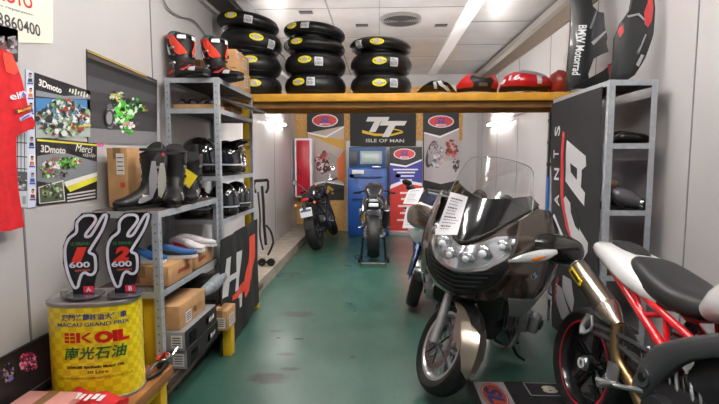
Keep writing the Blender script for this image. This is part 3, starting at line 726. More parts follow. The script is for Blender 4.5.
# ---------------------------------------------------------------- boxes
CARD = mat('#b98f63', .8, noise=.12, nscale=12, bump=.08); TAPE = mat('#8c6a45', .4); LAB = mat('#e6e4e2', .6)
def carton(c, sz, label, yaw=0, m=None, group=None, lid=None, name='cardboard_box', labels=(), text=None, tcol='#2c2626'):
    m = m or CARD; t = lthing(name, label, 'box', c, (0,0,yaw), group)
    w, d, h = sz
    g = G().box((0,0,h/2), (w,d,h), m, .004); g.build('box_body', t, world=False)
    if lid:
        g = G().box((0,0,h-.03), (w+.008,d+.008,.062), lid, .004); g.build('lid', t, world=False)
    else:
        g = G().box((0,0,h+.0006), (.05,d*.99,.0012), TAPE); g.span((-.025,-d/2-.0012,h-.07),(.025,-d/2,h), TAPE); g.build('packing_tape', t, world=False)
    if labels or text:
        g = G()
        for face, u, v, lw, lh, col in labels:   # face 'F' (-y) or 'R' (+x)
            if face == 'F': P = [(u+a*lw/2, -d/2-.002, v+b*lh/2) for a,b in ((-1,-1),(1,-1),(1,1),(-1,1))]
            else: P = [(w/2+.002, u+a*lw/2, v+b*lh/2) for a,b in ((-1,-1),(1,-1),(1,1),(-1,1))]
            g.face(P, mat(col,.6))
            if col > '#c':
                for k in range(4):
                    kk = v-lh*.3+k*lh*.2
                    if face == 'F': g.face([(u+a*lw*.38, -d/2-.003, kk+b*.003) for a,b in ((-1,-1),(1,-1),(1,1),(-1,1))], DARK)
                    else: g.face([(w/2+.003, u+a*lw*.38, kk+b*.003) for a,b in ((-1,-1),(1,-1),(1,1),(-1,1))], DARK)
        for q in (text or []):
            st, face, u, v, tw, th = q[:6]; col = q[6] if len(q) > 6 else tcol
            if face == 'F': g.marks(mat(col,.6), (u,-d/2,v), (1,0,0), (0,0,1), tw, th, .004, len(st)+1)
            else: g.marks(mat(col,.6), (w/2,u,v), (0,1,0), (0,0,1), tw, th, .004, len(st)+1)
        g.build('box_labels', t, world=False)
    return t
# tall carton behind the boots on the low shelf
p = onY(118, 205, 2.95)
carton((-1.625, 2.93, LZ1), (.13,.16,.37), 'upright brown carton with white label left of the black boots', 0, labels=[('F',.02,.27,.05,.13,'#e4e2e0'),('F',.03,.14,.03,.03,'#b9432e')])
# open carton flap piece next to it
# second level: cartons with sneakers
carton((-1.45, 2.93, LZ2), (.34,.36,.12), 'brown shoe carton on the middle low shelf under the blue sneaker', 0, labels=[('F',-.11,.05,.05,.07,'#e4e2e0'),('F',-.04,.05,.06,.07,'#8a4a3a')], text=[('REV IT','R',.04,.06,.18,.035,'#b3352b')])
carton((-1.42, 3.36, LZ2), (.26,.34,.11), 'brown shoe carton at the far end of the middle low shelf', 0, text=[('SIDI','R',-.05,.06,.14,.035,'#a02a24')])
carton((-1.56, 2.50, .34), (.01,.01,.01), '', 0) if False else None
# bottom level
GB = mat('#8d8d92', .45); BB = mat('#1d1b1e', .5)
for i, (z, dx) in enumerate(((.202,0),(.202+.124,.0))):
    carton((-1.375+dx, 3.05-.02*i, z), (.36,.56,.122), ['grey and black shoe box at the bottom of the stack on the low shelf','grey and black shoe box, second from the bottom of the low shelf stack'][i], 0, m=GB, lid=None, name='shoe_box',
      labels=[('F',.13,.06,.07,.08,'#d9d8da'),('R',0,.061,.555,.12,'#131113'),('R',-.16,.05,.11,.07,'#e4e2e0'),('R',.10,.06,.05,.05,'#a52a30')], text=[('RST','R',.17,.06,.1,.035,'#d9d8da'),('NC-R','F',-.02,.06,.12,.03,'#d9d8da')])
carton((-1.40, 2.98, .451), (.34,.42,.15), 'brown carton with black lettering on top of the shoe box stack', 0, labels=[('R',-.08,.05,.09,.07,'#e4e2e0'),('R',.09,.06,.12,.05,'#a87c50')], text=[('MOTORO','F',-.06,.05,.22,.03),('X','R',.02,.07,.05,.05)])
carton((-1.34, 3.45, .202), (.18,.22,.135), 'small brown carton at the foot of the hanging flag', 0, labels=[('F',.0,.05,.10,.06,'#e4e2e0'),('R',-.1,.05,.16,.06,'#d9cdbf')])
carton((-1.185, 3.44, .237), (.12,.20,.15), 'small brown carton protruding beyond the shelf edge beside the flag', 0, labels=[('F',.0,.06,.09,.08,'#ddd3c8'),('R',0,.06,.12,.09,'#ddd3c8')])
carton((-1.44, 3.46, .49), (.30,.26,.12), 'plain black shoe box behind the rolled grey cloth', 0, m=BB, lid=BB, name='shoe_box')
G().sweep([((-1.26,3.22,.56),.03,.03),((-1.24,3.34,.57),.045,.045),((-1.23,3.48,.59),.045,.045),((-1.22,3.56,.60),.03,.03)], mat('#8b929a',.7,noise=.3,nscale=40), lat=(1,0,0)).build('rolled_cloth', None, 'rolled grey cloth sticking out of the low shelf', 'cloth')
# tall shelf top cartons
for i, (x, y, z, w, d, h) in enumerate(((-1.40,4.42,HZ[0],.26,.42,.17),(-1.41,4.42,HZ[0]+.174,.26,.42,.16),(-1.62,4.30,HZ[0],.17,.22,.24))):
    carton((x,y,z), (w,d,h), ['brown carton under another at the far end of the tall shelving top','brown carton stacked uppermost on the tall shelving top','brown carton standing behind the motocross boots'][i], 0, labels=[('R',.05,h*.5,.14,h*.6,'#cbb9a4'),('F',.02,h*.55,.1,.03,'#3c2f28'),('R',-.15,h*.75,.06,.05,'#dedbe4')])
# goggles tray level
t = thing('goggle_box', 'open low carton holding two pairs of dark goggles on the upper shelf', 'box', (-1.50,3.87,1.907))
g = G(); g.span((-1.66,3.76,1.908),(-1.32,3.98,1.913), CARD)
for a, b in (((-1.66,3.76),(-1.655,3.98)),((-1.325,3.76),(-1.32,3.98)),((-1.66,3.76),(-1.32,3.765)),((-1.66,3.975),(-1.32,3.98))): g.span((a[0],a[1],1.91),(b[0],b[1],1.945), CARD)
g.build('tray', t)
def goggles(x, y, z, yaw, label):
    t = lthing('goggles', label, 'goggles', (x,y,z), (0,0,yaw))
    g = G()
    for s in (-1,1): g.tube([(s*.012,-.035,.03),(s*.035,-.04,.012),(s*.065,-.03,.015),(s*.075,-.01,.045),(s*.055,-.025,.072),(s*.02,-.038,.07)], .009, BLK, loop=True)
    g.tube([(-.02,-.04,.05),(0,-.045,.055),(.02,-.04,.05)], .008, BLK); g.build('frame', t)
    g = G()
    for s in (-1,1): g.ball((s*.043,-.03,.042), (.03,.01,.028), mat('#4c4c52',.15,coat=1))
    g.build('lens', t); G().tube([(-.075,-.01,.045),(-.08,.06,.04),(0,.11,.04),(.08,.06,.04),(.075,-.01,.045)], .011, mat('#3a3638',.8), flat=.5).build('strap', t)
goggles(-1.575, 3.86, 1.915, .1, 'black goggles in the open carton, left pair'); goggles(-1.40, 3.86, 1.915, -.2, 'black goggles in the open carton, right pair')
carton((-1.42,4.30,1.907), (.22,.3,.06), 'flat brown carton on the upper shelf behind the goggles', 0)
G().box((-1.24,4.32,1.99),(.26,.62,.012), mat('#8c8a8c',.4,.5), .004, rot=(0,R(14),0)).build('metal_sheet', None, 'flat grey metal sheet jutting out from the upper tall shelf', 'sheet')
# ---------------------------------------------------------------- helmets
def helmet(loc, yaw, label, col, accent, peak=False, s=1.0, tilt=0, stripe_cols=()):
    t = lthing('motorcycle_helmet', label, 'helmet', loc, (0,tilt,yaw), 'helmets on the tall shelving'); t.scale = (s,s,s)
    m = mat(col, .22, coat=.8); a = mat(accent, .3)
    g = G(); rings = []   # shell: front is +x
    nz, na = 14, 28
    for j in range(nz+1):
        ph = -1.05+(PI/2+1.05)*j/nz; row = []
        for i in range(na):
            th = 2*PI*i/na; r = math.cos(ph) if ph > 0 else 1-.10*(ph/1.05)**2*(1.2 if math.cos(th) < 0 else .4)
            x = .145*r*math.cos(th)*(1.05 if math.cos(th) > 0 else 1.0); y = .12*r*math.sin(th); z = .14+(.135*math.sin(ph) if ph > 0 else .125*ph/1.05*1.0)
            if ph < 0 and math.cos(th) > .3: x += .025*(-ph)*math.cos(th)   # chin bar
            row.append((x, y, z))
        rings.append(row)
    g.loft(rings, m); g.build('shell', t, world=False, sub=1)
    def hf(az, el, h):
        ph = el; r = math.cos(ph) if ph > 0 else 1-.04*(ph/1.05)**2
        k = 1+h/.13; x = .145*r*math.cos(az)*(1.05 if math.cos(az) > 0 else 1); 
        if ph < 0 and math.cos(az) > .3: x += .025*(-ph)*math.cos(az)
        return (x*k, .12*r*math.sin(az)*k, .14+(.135*math.sin(ph) if ph > 0 else .125*ph/1.05)*k)
    g = G(); g.conform([(-1.15,-.15),(-1.0,-.42),(1.0,-.42),(1.15,-.15),(1.0,.40),(.5,.5),(-.5,.5),(-1.0,.40)], hf, mat('#1c1f26',.06,coat=1), .006, .15, .003); g.build('visor', t, world=False)
    g = G(); g.conform([(-1.4,-.55),(1.4,-.55),(1.5,-.5),(1.3,-.46),(-1.3,-.46),(-1.5,-.5)], hf, a, .003, .15, .004)
    g.conform([(1.35,-.2),(2.5,.1),(2.4,.35),(1.3,.15)], hf, a, .002, .15, .004); g.conform([(-1.35,-.2),(-1.3,.15),(-2.4,.35),(-2.5,.1)], hf, a, .002, .15, .004)
    for q in (-.35,.35): g.conform([(q-.12,.75),(q+.12,.75),(q+.1,1.05),(q-.1,1.05)], hf, BLK, .008, .1, .003)
    g.conform([(-.3,-.75),(.3,-.75),(.25,-.62),(-.25,-.62)], hf, BLK, .008, .1, .003)
    g.build('trim_and_vents', t, world=False)
    g = G(); g.lathe([(.085,.0),(.12,.004),(.122,.02),(.09,.03)], BLK, c=(0,0,.005), n=28, loop=True); o = g.build('neck_roll', t, world=False)
    if peak:
        g = G(); g.conform([(.02,-.11),(.17,-.09),(.25,-.05),(.25,.05),(.17,.09),(.02,.11)], lambda u,v,h: (u, v, .245+h+.12*u-1.8*v*v), m, .005, .04); g.build('peak', t, world=False)
    return t
BH, BW = '#141416', '#c9c9cf'
helmet((-1.52,3.90,1.375), R(-20), 'glossy black helmet at the near end of the helmet shelf', BH, '#6a6a72', s=1.15)
helmet((-1.40,4.22,1.375), R(-35), 'black helmet with peak and silver graphics on the helmet shelf', BH, BW, True, 1.1)
helmet((-1.42,4.50,1.375), R(-40), 'black adventure helmet at the far end of the helmet shelf', '#1d1d20', '#77777c', True, .92)
helmet((-1.56,3.86,1.025), R(-30), 'matt dark helmet on the lower helmet shelf, nearest', '#232327', '#5a5a60', s=.95)
helmet((-1.38,4.08,1.025), R(-45), 'dark helmet with white graphics on the lower helmet shelf', '#1a1a1e', '#b9bac2', s=1.0)
helmet((-1.37,4.42,1.025), R(-50), 'glossy black helmet at the far end of the lower helmet shelf', BH, '#8a8a92', s=1.0)
# ---------------------------------------------------------------- boots
def boot(loc, yaw, label, col='#121214', h=.36, pat=(), sole='#101012', group=None, flap=None, name='riding_boot', lean=0, s=1, fat=1.12):
    t = lthing(name, label, 'boot', loc, (0,lean,yaw), group); t.scale = (s*fat,s*fat,s)
    m = mat(col, .5, bump=.1, bscale=50)
    g = G()   # toe along +x
    g.sweep([((-.035,0,h),.060,.068),((-.04,0,h-.01),.062,.072),((-.045,0,h-.08),.061,.070),((-.035,0,h-.17),.052,.058),((-.02,0,.14),.046,.056),((.0,0,.09),.044,.062),((.06,0,.062),.044,.048),((.13,0,.045),.046,.034),((.18,0,.038),.038,.028),((.205,0,.034),.02,.018)], m, lat=(0,1,0), n=18, e=2.3)
    g.ball((-.03,0,.05), (.06,.042,.05), m)
    g.build('boot_upper', t, world=False)
    g = G(); g.prism([(-.088,-.028),(-.06,-.038),(.0,-.034),(.09,-.044),(.17,-.04),(.205,-.022),(.212,0),(.205,.022),(.17,.04),(.09,.044),(0,.034),(-.06,.038),(-.088,.028)], mat(sole,.6), (0,0,0), (1,0,0), (0,1,0), .02, .003); g.build('sole', t, world=False)
    g = G(); g.lathe([(.045,h-.004),(.066,h-.004),(.066,h+.012),(.045,h+.012)], mat('#2b2b2e',.8), c=(-.035,0,0), n=20, loop=True); g.build('collar', t, world=False)
    # strapped panels on both sides: (colour, x, z, w, h, tilt)
    if pat:
        def surf(x, z):     # half width of the boot at (x,z)
            if z > .14: return .046+.016*min(1,(z-.14)/.15)
            return .046
        for (c_, x, z, w, hh, tl) in pat:
            pts = [(x+(a*w*math.cos(tl)-b*hh*math.sin(tl))/2, z+(a*w*math.sin(tl)+b*hh*math.cos(tl))/2) for a,b in ((-1,-.7),(-.5,-1),(.8,-1),(1,-.2),(.7,1),(-.6,1),(-1,.4))]
            for s_ in (-1,1):
                def fn(u, v, q, s_=s_):
                    cx = -.04 if v > .14 else (-.02 if v>.09 else u*1.0); rad = .07 if v > .14 else .06
                    if v > .1: k = math.sqrt(max(.05,1-((u-cx)/(rad+.012))**2))
                    else: k = math.sqrt(max(.1, 1-max(0,(v-.045)/.06)**2))*(1 if u < .15 else .85)
                    return (u, s_*(surf(u,v)*k+q+.003), v)
                G().conform(pts if s_ < 0 else pts[::-1], fn, mat(c_,.45), .004, .025).build('side_panel', t, world=False)
    for z in (.13,.19,.25):
        for s_ in (-1,1): G().box((-.03,s_*.058,z), (.05,.014,.016), STEEL if z != .19 else BLK, .003).build('buckle', t, world=False)
    if flap:
        g = G(); g.conform([(-.03,.0),(.0,-.02),(.03,.0),(.028,.09),(.012,.16),(-.01,.15),(-.03,.08)], lambda u,v,q: (u+.03, -.075-q-.1*(.16-v)*.3, v+h-.24), mat(flap,.6), .004, .03)
        g.build('hanging_tag', t, world=False)
    return t
pk = (('#c9c9ce',.05,.085,.05,.012,-.3),('#8d8d92',-.04,.155,.05,.012,.2),('#b9242a',-.05,.33,.02,.02,0),('#2c2c30',-.04,.30,.09,.07,.1),('#77777c',.06,.06,.10,.03,-.3),('#39393d',-.03,.2,.06,.05,.4))
gb = 'black riding boots on the low shelving'
boot((-1.44,2.86,LZ1), R(-115), 'tall black racing boot beside the upright carton, nearest on the low shelf', pat=pk, group=gb, h=.355)
boot((-1.355,3.05,LZ1), R(-72), 'tall black racing boot with a grey hanging flap', pat=pk, group=gb, h=.35)
boot((-1.50,3.25,LZ1), R(-95), 'black racing boot with pale flap, behind the front pair', pat=pk, group=gb, h=.34)
boot((-1.35,3.30,LZ1), R(-75), 'black boot with a yellow price tag on the low shelf', pat=pk, group=gb, h=.30)
boot((-1.61,3.50,LZ1), R(-95), 'short black boot behind the yellow-tagged boot', pat=pk, group=gb, h=.28)
boot((-1.44,3.55,LZ1), R(-75), 'short black boot at the far end of the low shelf', pat=pk, group=gb, h=.24)
p = onY(187,178,3.1); g = G().box((p.x,p.y,p.z),(.10,.003,.10), mat('#e8cf1e',.5), rot=(0,R(35),R(10))); g.box((p.x-.02,p.y-.004,p.z-.01),(.05,.002,.03), PAPER, rot=(0,R(35),R(10)))
g.build('price_tag', None, 'yellow square price tag hanging on the black boot', 'tag')
for i, (x0,y0,Y_) in enumerate(((154.5,161,2.80),(163,163,2.86))):
    tp = onY(x0, y0, Y_); th_ = lthing('hang_tag', ['grey folded flap tag hanging at the left on the black boots','pale pointed flap tag hanging at the right on the black boots'][i], 'tag', tuple(tp))
    g = G(); g.conform([(-.012,0),(.012,0),(.026,-.09),(.022,-.16),(.0,-.215),(-.02,-.20),(-.026,-.10)], lambda u,v,q: (u, -.01-q+.12*v, v), mat(['#9a9aa1','#b9b5ae'][i],.6), .003, .03); g.build('tag_sheet', th_, world=False)
    g = G(); g.tube([(0,0,0),(.004,.0,.015),(0,.02,.03)], .002, DARK, n=5); g.build('tag_loop', th_, world=False)
# motocross boots on the tall shelving
mx = (('#e6412a',-.0,.27,.05,.16,.35),('#e9e7ea',-.07,.24,.022,.09,.3),('#d8282e',-.05,.34,.10,.03,0),('#e9e7ea',-.055,.12,.05,.03,.5),('#d8282e',.05,.09,.08,.05,-.3),('#e9e7ea',.14,.06,.05,.03,-.2),('#2f7f7a',-.02,.36,.05,.02,0),('#c23030',-.08,.07,.04,.04,0),('#e9e7ea',.03,.33,.03,.03,0))
boot((-1.58,3.83,HZ[0]), R(-38), 'black motocross boot with orange and white panels, left one atop the tall shelving', pat=mx, name='motocross_boot', group='motocross boots on the tall shelving', h=.35, fat=1.5)
boot((-1.355,3.97,HZ[0]), R(-38), 'black motocross boot with orange and white panels, right one atop the tall shelving', pat=mx, name='motocross_boot', group='motocross boots on the tall shelving', h=.35, fat=1.5)
# ---------------------------------------------------------------- sneakers
def shoe(loc, yaw, label, col, acc, sole='#dcdce0', roll=0):
    t = lthing('sneaker', label, 'shoe', loc, (roll,0,yaw), 'sneakers on the low shelving'); m = mat(col,.7)
    g = G(); g.sweep([((-.12,0,.045),.022,.025),((-.11,0,.055),.034,.04),((-.06,0,.058),.036,.042),((0,0,.052),.038,.034),((.07,0,.04),.046,.024),((.13,0,.034),.042,.018),((.16,0,.03),.02,.010)], m, e=2.5); g.build('shoe_upper', t, world=False)
    g = G(); g.prism([(-.135,-.025),(-.1,-.036),(0,-.034),(.08,-.048),(.14,-.04),(.168,0),(.14,.04),(.08,.048),(0,.034),(-.1,.036),(-.135,.025)], mat(sole,.6), (0,0,0), (1,0,0), (0,1,0), .022, .004); g.build('sole', t, world=False)
    g = G()
    for k in range(5): g.box((-.02+.022*k,0,.088-.008*k-.002*k*k), (.007,.05,.006), mat(acc,.6), .002)
    g.build('laces', t, world=False)
    g = G()
    for s in (-1,1): g.conform([(-.06,.03),(.08,.025),(.02,.05),(-.09,.07)], lambda u,v,q,s=s: (u, s*(.043+q), v), mat(acc,.6), .002, .04)
    g.build('side_stripe', t, world=False)
    return t
shoe((-1.50,2.86,LZ2+.123), R(-5), 'blue sneaker on the near shoe carton', '#2a66a8', '#9cc3e8')
shoe((-1.37,2.99,LZ2+.123), R(15), 'blue and black sneaker at the edge of the near shoe carton', '#27548c', '#1c1c20')
shoe((-1.40,3.30,LZ2+.113), R(-20), 'white and red sneaker on the far shoe carton', '#dcdade', '#c5303c')
shoe((-1.40,3.45,LZ2+.113), R(10), 'white sneaker with pink stripe behind the white and red one', '#d5d3d8', '#c0707c')
shoe((-1.50,3.78,1.025-.0), R(-15), 'dark red and white sneaker on the lower helmet shelf', '#4a2a30', '#d9d9dd') if False else None
# ---------------------------------------------------------------- items at the bottom left
# framed print leaning
t = thing('framed_print', 'dark framed photo of a pink racing rider leaning on the left wall', 'picture', (-1.68,1.95,.31))
ff = Fr((-1.715,0,.31), (0,1,0), (-.03,0,1)); 
p0, p1 = ff.px(-10,400), ff.px(51,338)
a, b = .9, 2.42; z0, z1 = .005, .29
g = G(); g.prism(rect(a,z0,b,z1), mat('#1b181b',.3), ff.w(0,0,-.018), ff.U, ff.V, .018, .003); g.build('frame', t)
g = G(); poly(g, ff, rect(a+.03,z0+.03,b-.03,z1-.03), mat('#242127',.3), .001)
blobs(g, ff, 28,362,9,9, ['#b8285a','#d8467a','#27232a','#e8a8be','#7c1f42'], 50, 3, .002); blobs(g, ff, 6,372,7,9, ['#4a3a38','#a8806a','#1a1618','#5a6aa8'], 26, 3.4, .002)
poly(g, ff, rect(a+.03,.055,b-.03,.06), mat('#8a8690',.5), .003)
g.build('print', t)
carton((-1.55,1.90,.311), (.26,.40,.085), 'pink flat box lying in front of the framed print', R(0), m=mat('#d99a93',.6), lid=None, name='pink_box', labels=[('F',0,.045,.24,.05,'#e2b8b0'),('R',.0,.045,.3,.05,'#d4b4b0')])
# red cap/cloth with white lettering
q = Vector((-1.36,2.08,.311))
t = thing('red_scarf', 'red folded cloth with white lettering in front of the oil can', 'cloth', tuple(q))
g = G(); g.conform([(-.13,-.09),(.13,-.08),(.15,.05),(-.12,.07)], lambda u,v,h: q+Vector((u,v,h+.035+.012*math.sin(u*40)+.01*math.sin(v*50+u*20)-.1*(abs(u)**2))), mat('#c31a22',.7), .03, .03); g.build('cloth_fold', t)
g = G(); g.marks(PAPER, q+Vector((0,-.02,.078)), (1,0,0), (0,.9,.2), .15, .05, .004, 5); g.build('lettering', t)
# clamp and small lever parts next to the can
t = thing('brake_lever_set', 'chrome and black lever parts lying beside the oil can', 'lever', (-1.25,2.5,.311))
g = G(); g.tube([(-1.28,2.42,.33),(-1.25,2.50,.36),(-1.22,2.60,.35),(-1.21,2.68,.38)], .009, CHR); g.cyl((-1.27,2.56,.32),(-1.22,2.56,.32), .02, BLK); g.build('lever', t)
g = G(); g.tube([(-1.26,2.38,.32),(-1.22,2.46,.325),(-1.23,2.58,.33)], .012, BLK); g.ball((-1.25,2.62,.35), .025, STEEL); g.build('clamp', t)
G().tube([(-1.3,2.60,.335),(-1.27,2.63,.36),(-1.24,2.60,.37)], .012, mat('#b8281e',.5)).build('red_handle', t)
# ---------------------------------------------------------------- hanging flag on the left (HJC)
fx = -1.205
FH = wallfr(fx)
t = thing('hanging_flag', 'black flag with white and orange logo lettering hung over the tall shelving', 'flag', tuple(FH.w(*FH.px(240,340))))
def wav(u, v, h): return FH.w(u, v, h+.006*math.sin(u*14)+.004*math.sin(u*31+v*6))
oc_ = [FH.px(*p) for p in ((221,240),(256.5,219),(258.5,302),(221,366))]
g = G(); g.conform(oc_[::-1], wav, mat('#171618',.75,bump=.1), .004, .06)
def fp(pts, m, h=.006): g.conform([FH.px(*p) for p in pts], lambda u,v,q: wav(u,v,q+h), m, .0008, .05)
g.build('flag_cloth', t)
g = G(); WF, OF = mat('#cfced2',.7), mat('#dd4a30',.7)
fp([(225.5,259),(230,256.5),(227,296),(222.5,299)], WF)
fp([(227,277),(238,270),(237.6,276),(226.6,283)], WF)
fp([(237,252.5),(241.5,250),(238.5,289),(234,292)], WF)
fp([(249,237),(255,233.5),(254.5,256),(251.5,275),(246,288),(238,297),(231,301),(231.5,296),(238,290),(243.5,280),(247,262)], OF)
fp([(243,287),(249,280),(248,291),(244,298)], OF)
fp([(240,294),(242,292.5),(242,306),(239.8,308)], WF); fp([(238,297),(240,294),(240,296.5),(238.3,299)], WF)
g.build('flag_lettering', t)
# paddock stand standing up against the left wall
t = thing('upright_stand', 'black paddock stand standing upright on the ledge by the left wall', 'stand', (-1.55,6.0,.14))
Y = 5.9
def pt(px, py, y=Y): return onY(px, py, y)
g = G(); P = [pt(255,181),pt(258,180),pt(263,184),pt(266,182)]
g.tube([pt(262,186),pt(263.5,205),pt(264,225),pt(266,245)], .018, BLK, smooth=0); g.tube([pt(254,181),pt(268,180)], .02, BLK); g.build('upright_tube', t)
g = G(); g.tube([pt(255,181),pt(254,187),pt(256,193)], .015, BLK); g.tube([pt(268,180),pt(268,188),pt(266,193)], .015, BLK); g.build('hook_arms', t)
g = G(); g.tube([pt(258,192),pt(260,215),pt(260,235),pt(263,250)], .012, DARK); g.tube([pt(266,225),pt(271,232),pt(273,243),pt(268,255)], .014, BLK); g.build('side_tube', t)
g = G()
for x in (262,271):
    q = pt(x,257); g.lathe([(.02,-.02),(.05,-.02),(.05,.02),(.02,.02)], RUB, c=(q.x,q.y,.19), axis='Y', n=20, loop=True)
q0, q1 = pt(260,257), pt(273,257); g.cyl((q0.x,q0.y,.19),(q1.x,q1.y,.19), .014, BLK)
g.build('castor_wheels', t)
# ================================================================= TYRES ON THE BEAM
YL = mat('#f0e020', .5); WL = mat('#dedfe6', .5)
TR = .325
def tyre_r(z, hw, R0=TR): k = min(1, abs(z)/hw); return R0-.055*k**2.6-.01*k
def make_tyre(name, hw, label, loc, rot=(0,0,0), group=None):
    t = lthing(name, label, 'tyre', loc, rot, group)
    n = 12; prof = [(tyre_r(hw*(-1+2*i/n), hw), hw*(-1+2*i/n)) for i in range(n+1)]
    prof += [(TR-.075,hw*.93),(.235,hw*.72),(.212,hw*.70),(.214,hw*.5),(.245,hw*.6),(.30,.7*hw),(.308,0),(.30,-.7*hw),(.245,-hw*.6),(.214,-hw*.5),(.212,-hw*.70),(.235,-hw*.72),(TR-.075,-hw*.93)]
    G().lathe(prof, TYM, c=(0,0,hw), n=64, loop=True).build('tyre_carcass', t, world=False)
    return t
TYM = mat('#101012', .42, bump=.06, bscale=25)
def sticker(t, hw, ang, z, w, h, kind, tilt=0):
    f = lambda u, v, q: ((tyre_r(z+v, hw)+q)*math.sin(ang+u/TR), -(tyre_r(z+v, hw)+q)*math.cos(ang+u/TR), hw+z+v)
    g = G()
    if kind == 'y':
        g.conform(ell(0,0,w/2,h/2,24), f, YL, .0, .02, .0015); g.conform(ell(0,0,w*.22,h*.3,16), f, mat('#b9b2c8',.5), .0, .02, .0025)
        g.conform(rect(-w*.38,-h*.06,-w*.27,h*.06), f, mat('#4a4a2a',.5), 0, .02, .003); g.conform(rect(w*.27,-h*.06,w*.38,h*.06), f, mat('#4a4a2a',.5), 0, .02, .003)
        g.build('oval_sticker', t, world=False, label='yellow oval sticker')
    else:
        g.conform(rect(-w/2,-h/2,w/2,h/2), f, WL, 0, .02, .0015)
        for k in range(5): g.conform(rect(-w*.4+k*w*.16,-h*.38,-w*.4+k*w*.16+w*.07,h*.05), f, DARK, 0, .02, .0025)
        g.conform(rect(-w*.4,h*.15,w*.3,h*.22), f, DARK, 0, .02, .0025); g.conform(rect(-w*.4,h*.3,w*.1,h*.36), f, DARK, 0, .02, .0025)
        g.build('barcode_label', t, world=False, label='white barcode label')
stacks = [ # centre px, list from the bottom: (half width, tilt, dx, yellow (px offset, z), label (px offset, z))
 (250, [(.107,0,0,(13,.01),(None)),(.107,0,0,(10,.03),(-4,.06)),(.107,R(5),.0,(15,.02),(27,-.02)),(.072,R(7),-.03,(-7,.01),(11,-.01))], 'left'),
 (315.5, [(.107,0,0,(-11,.02),(2,.02)),(.107,0,.0,(-4,.02),(10,.0)),(.066,R(3),-.01,(-12,.01),(-25,-.01)),(.066,R(5),-.01,(-18,.01),(-3,.015)) ], 'middle'),
 (381, [(.107,0,0,(1,.0),(15,.0)),(.107,0,.0,(1,.0),(15,-.01)),(.062,R(3),-.01,(-1,.0),(-20,-.015))], 'right')]
nm = {4: ['bottom','second from the bottom','third from the bottom','topmost'], 3: ['bottom','middle','topmost']}
for cx, lst, side in stacks:
    z = BZ+.001; yc = 5.09; X = onY(cx, 80, yc).x
    if side == 'left': X += .015
    for i, (hw, tilt, dx, yy, ll) in enumerate(lst):
        t = make_tyre('spare_tyre', hw, 'black motorcycle tyre with yellow oval sticker, %s of the %s stack' % (nm[len(lst)][i], side), (X+dx, yc, z+abs(math.sin(tilt))*TR*.9), (0,tilt,0), 'tyres stacked on the yellow shelf')
        sticker(t, hw, math.asin(max(-.95,min(.95,yy[0]/31.5)))-.08, yy[1], .145, .075 if hw > .08 else .065, 'y')
        if ll: sticker(t, hw, math.asin(max(-.93,min(.93,ll[0]/31.5)))-.08, ll[1], .085, .085 if hw > .08 else .07, 'w')
        z += 2*hw+abs(math.sin(tilt))*TR*.35+.002
# ================================================================= FAIRINGS ON THE BEAM
FY = 4.95
def onb(px, py, y=FY): return onY(px, py, y)
RD = mat('#c01722', .3, coat=.5); RD2 = mat('#7d2018', .35, coat=.3); GY = mat('#8d9096', .4)
def fairing(name, label, px_out, y, th, m, bulge=.06, parts=(), grp=None):
    # a curved shell facing the room, outline read on the plane at depth y
    fr = Fr((0,y,0),(1,0,0),(0,0,1)); P = [fr.px(*p) for p in px_out]
    us = [p[0] for p in P]; vs = [p[1] for p in P]; cu, cv = (min(us)+max(us))/2, (min(vs)+max(vs))/2; a, b = (max(us)-min(us))/2, (max(vs)-min(vs))/2
    def fn(u, v, h): q = max(0,1-((u-cu)/a)**2*.8-((v-cv)/b)**2*.5); return (u, y+.03-bulge*q*1.2-h, v)
    t = thing(name, label, 'fairing', (cu, y, min(vs)), group=grp)
    G().conform(P[::-1], fn, m, th, .035).build('shell', t)
    for pn, pts, pm, h in parts:
        g = G(); g.conform([fr.px(*p) for p in pts][::-1], fn, pm, .003, .03, th+h); g.build(pn, t)
    return t, fr, fn
t, fr, fn = fairing('bike_fairing', 'small black and white fairing piece at the left of the red panels on the beam', [(417,92.3),(422,87),(431,81.5),(441,80.5),(447,84),(457,92.3)], 5.0, .02, BLKG, .10,
  [('white_graphic', [(436,82.5),(440,81.5),(442,86),(446,88),(451,92),(447,92),(442,89),(438,87)], mat('#d5d5da',.35), 0), ('white_graphic', [(432,84),(435,82.5),(436,90),(433,90)], mat('#b9b9be',.35), 0)])
G().conform([(0,0),(.22,0),(.24,.16),(.03,.16)], lambda u,v,h: (onb(438,92,5.3).x+u, 5.3+h+.1*u*u, BZ+.003+v), mat('#d9d8da',.35), .01, .05).build('white_panel', None, 'white curved body panel standing behind the small black and white fairing', 'panel')
t, fr, fn = fairing('bike_fairing', 'red and black bicycle-seat shaped tail fairing on the beam, middle of the pieces', [(457,92.3),(456,86),(461,80),(468,74),(474,79),(482,81),(489,76),(495,74.5),(497,80),(498,85),(497,92.3)], 5.0, .02, RD, .14,
  [('black_center', [(470,92),(471,86),(467,81),(470,77),(477,80),(484,80.5),(489,78.5),(492,82),(489,87),(491,92)], mat('#232326',.4), .002), ('latch', [(476,85),(484,85),(485,88),(476,88)], mat('#6b6d70',.4), .008), ('black_edge', [(457,92.3),(456.5,89),(497,89),(497,92.3)], BLK, .001)])
t, fr, fn = fairing('bike_fairing', 'red, black and white fairing with number 16 on the beam', [(499,92.3),(500,84),(504,77),(513,72.5),(524,72),(536,74.5),(546,79),(551,84),(551,92.3)], 4.95, .02, RD, .16,
  [('black_lower', [(499,92.3),(500,87),(515,88),(530,89),(551,86),(551,92.3)], BLK, .002), ('silver_band', [(512,73),(520,71.5),(533,73.5),(542,77),(538,79),(524,76.5)], mat('#9ba0a5',.3,.5), .004), ('white_band', [(531,78),(536,78),(537,86),(532,86)], mat('#d9dade',.4), .004), ('white_band', [(499,85),(502,80.5),(504,81),(502,85)], mat('#d9dade',.4), .004)])
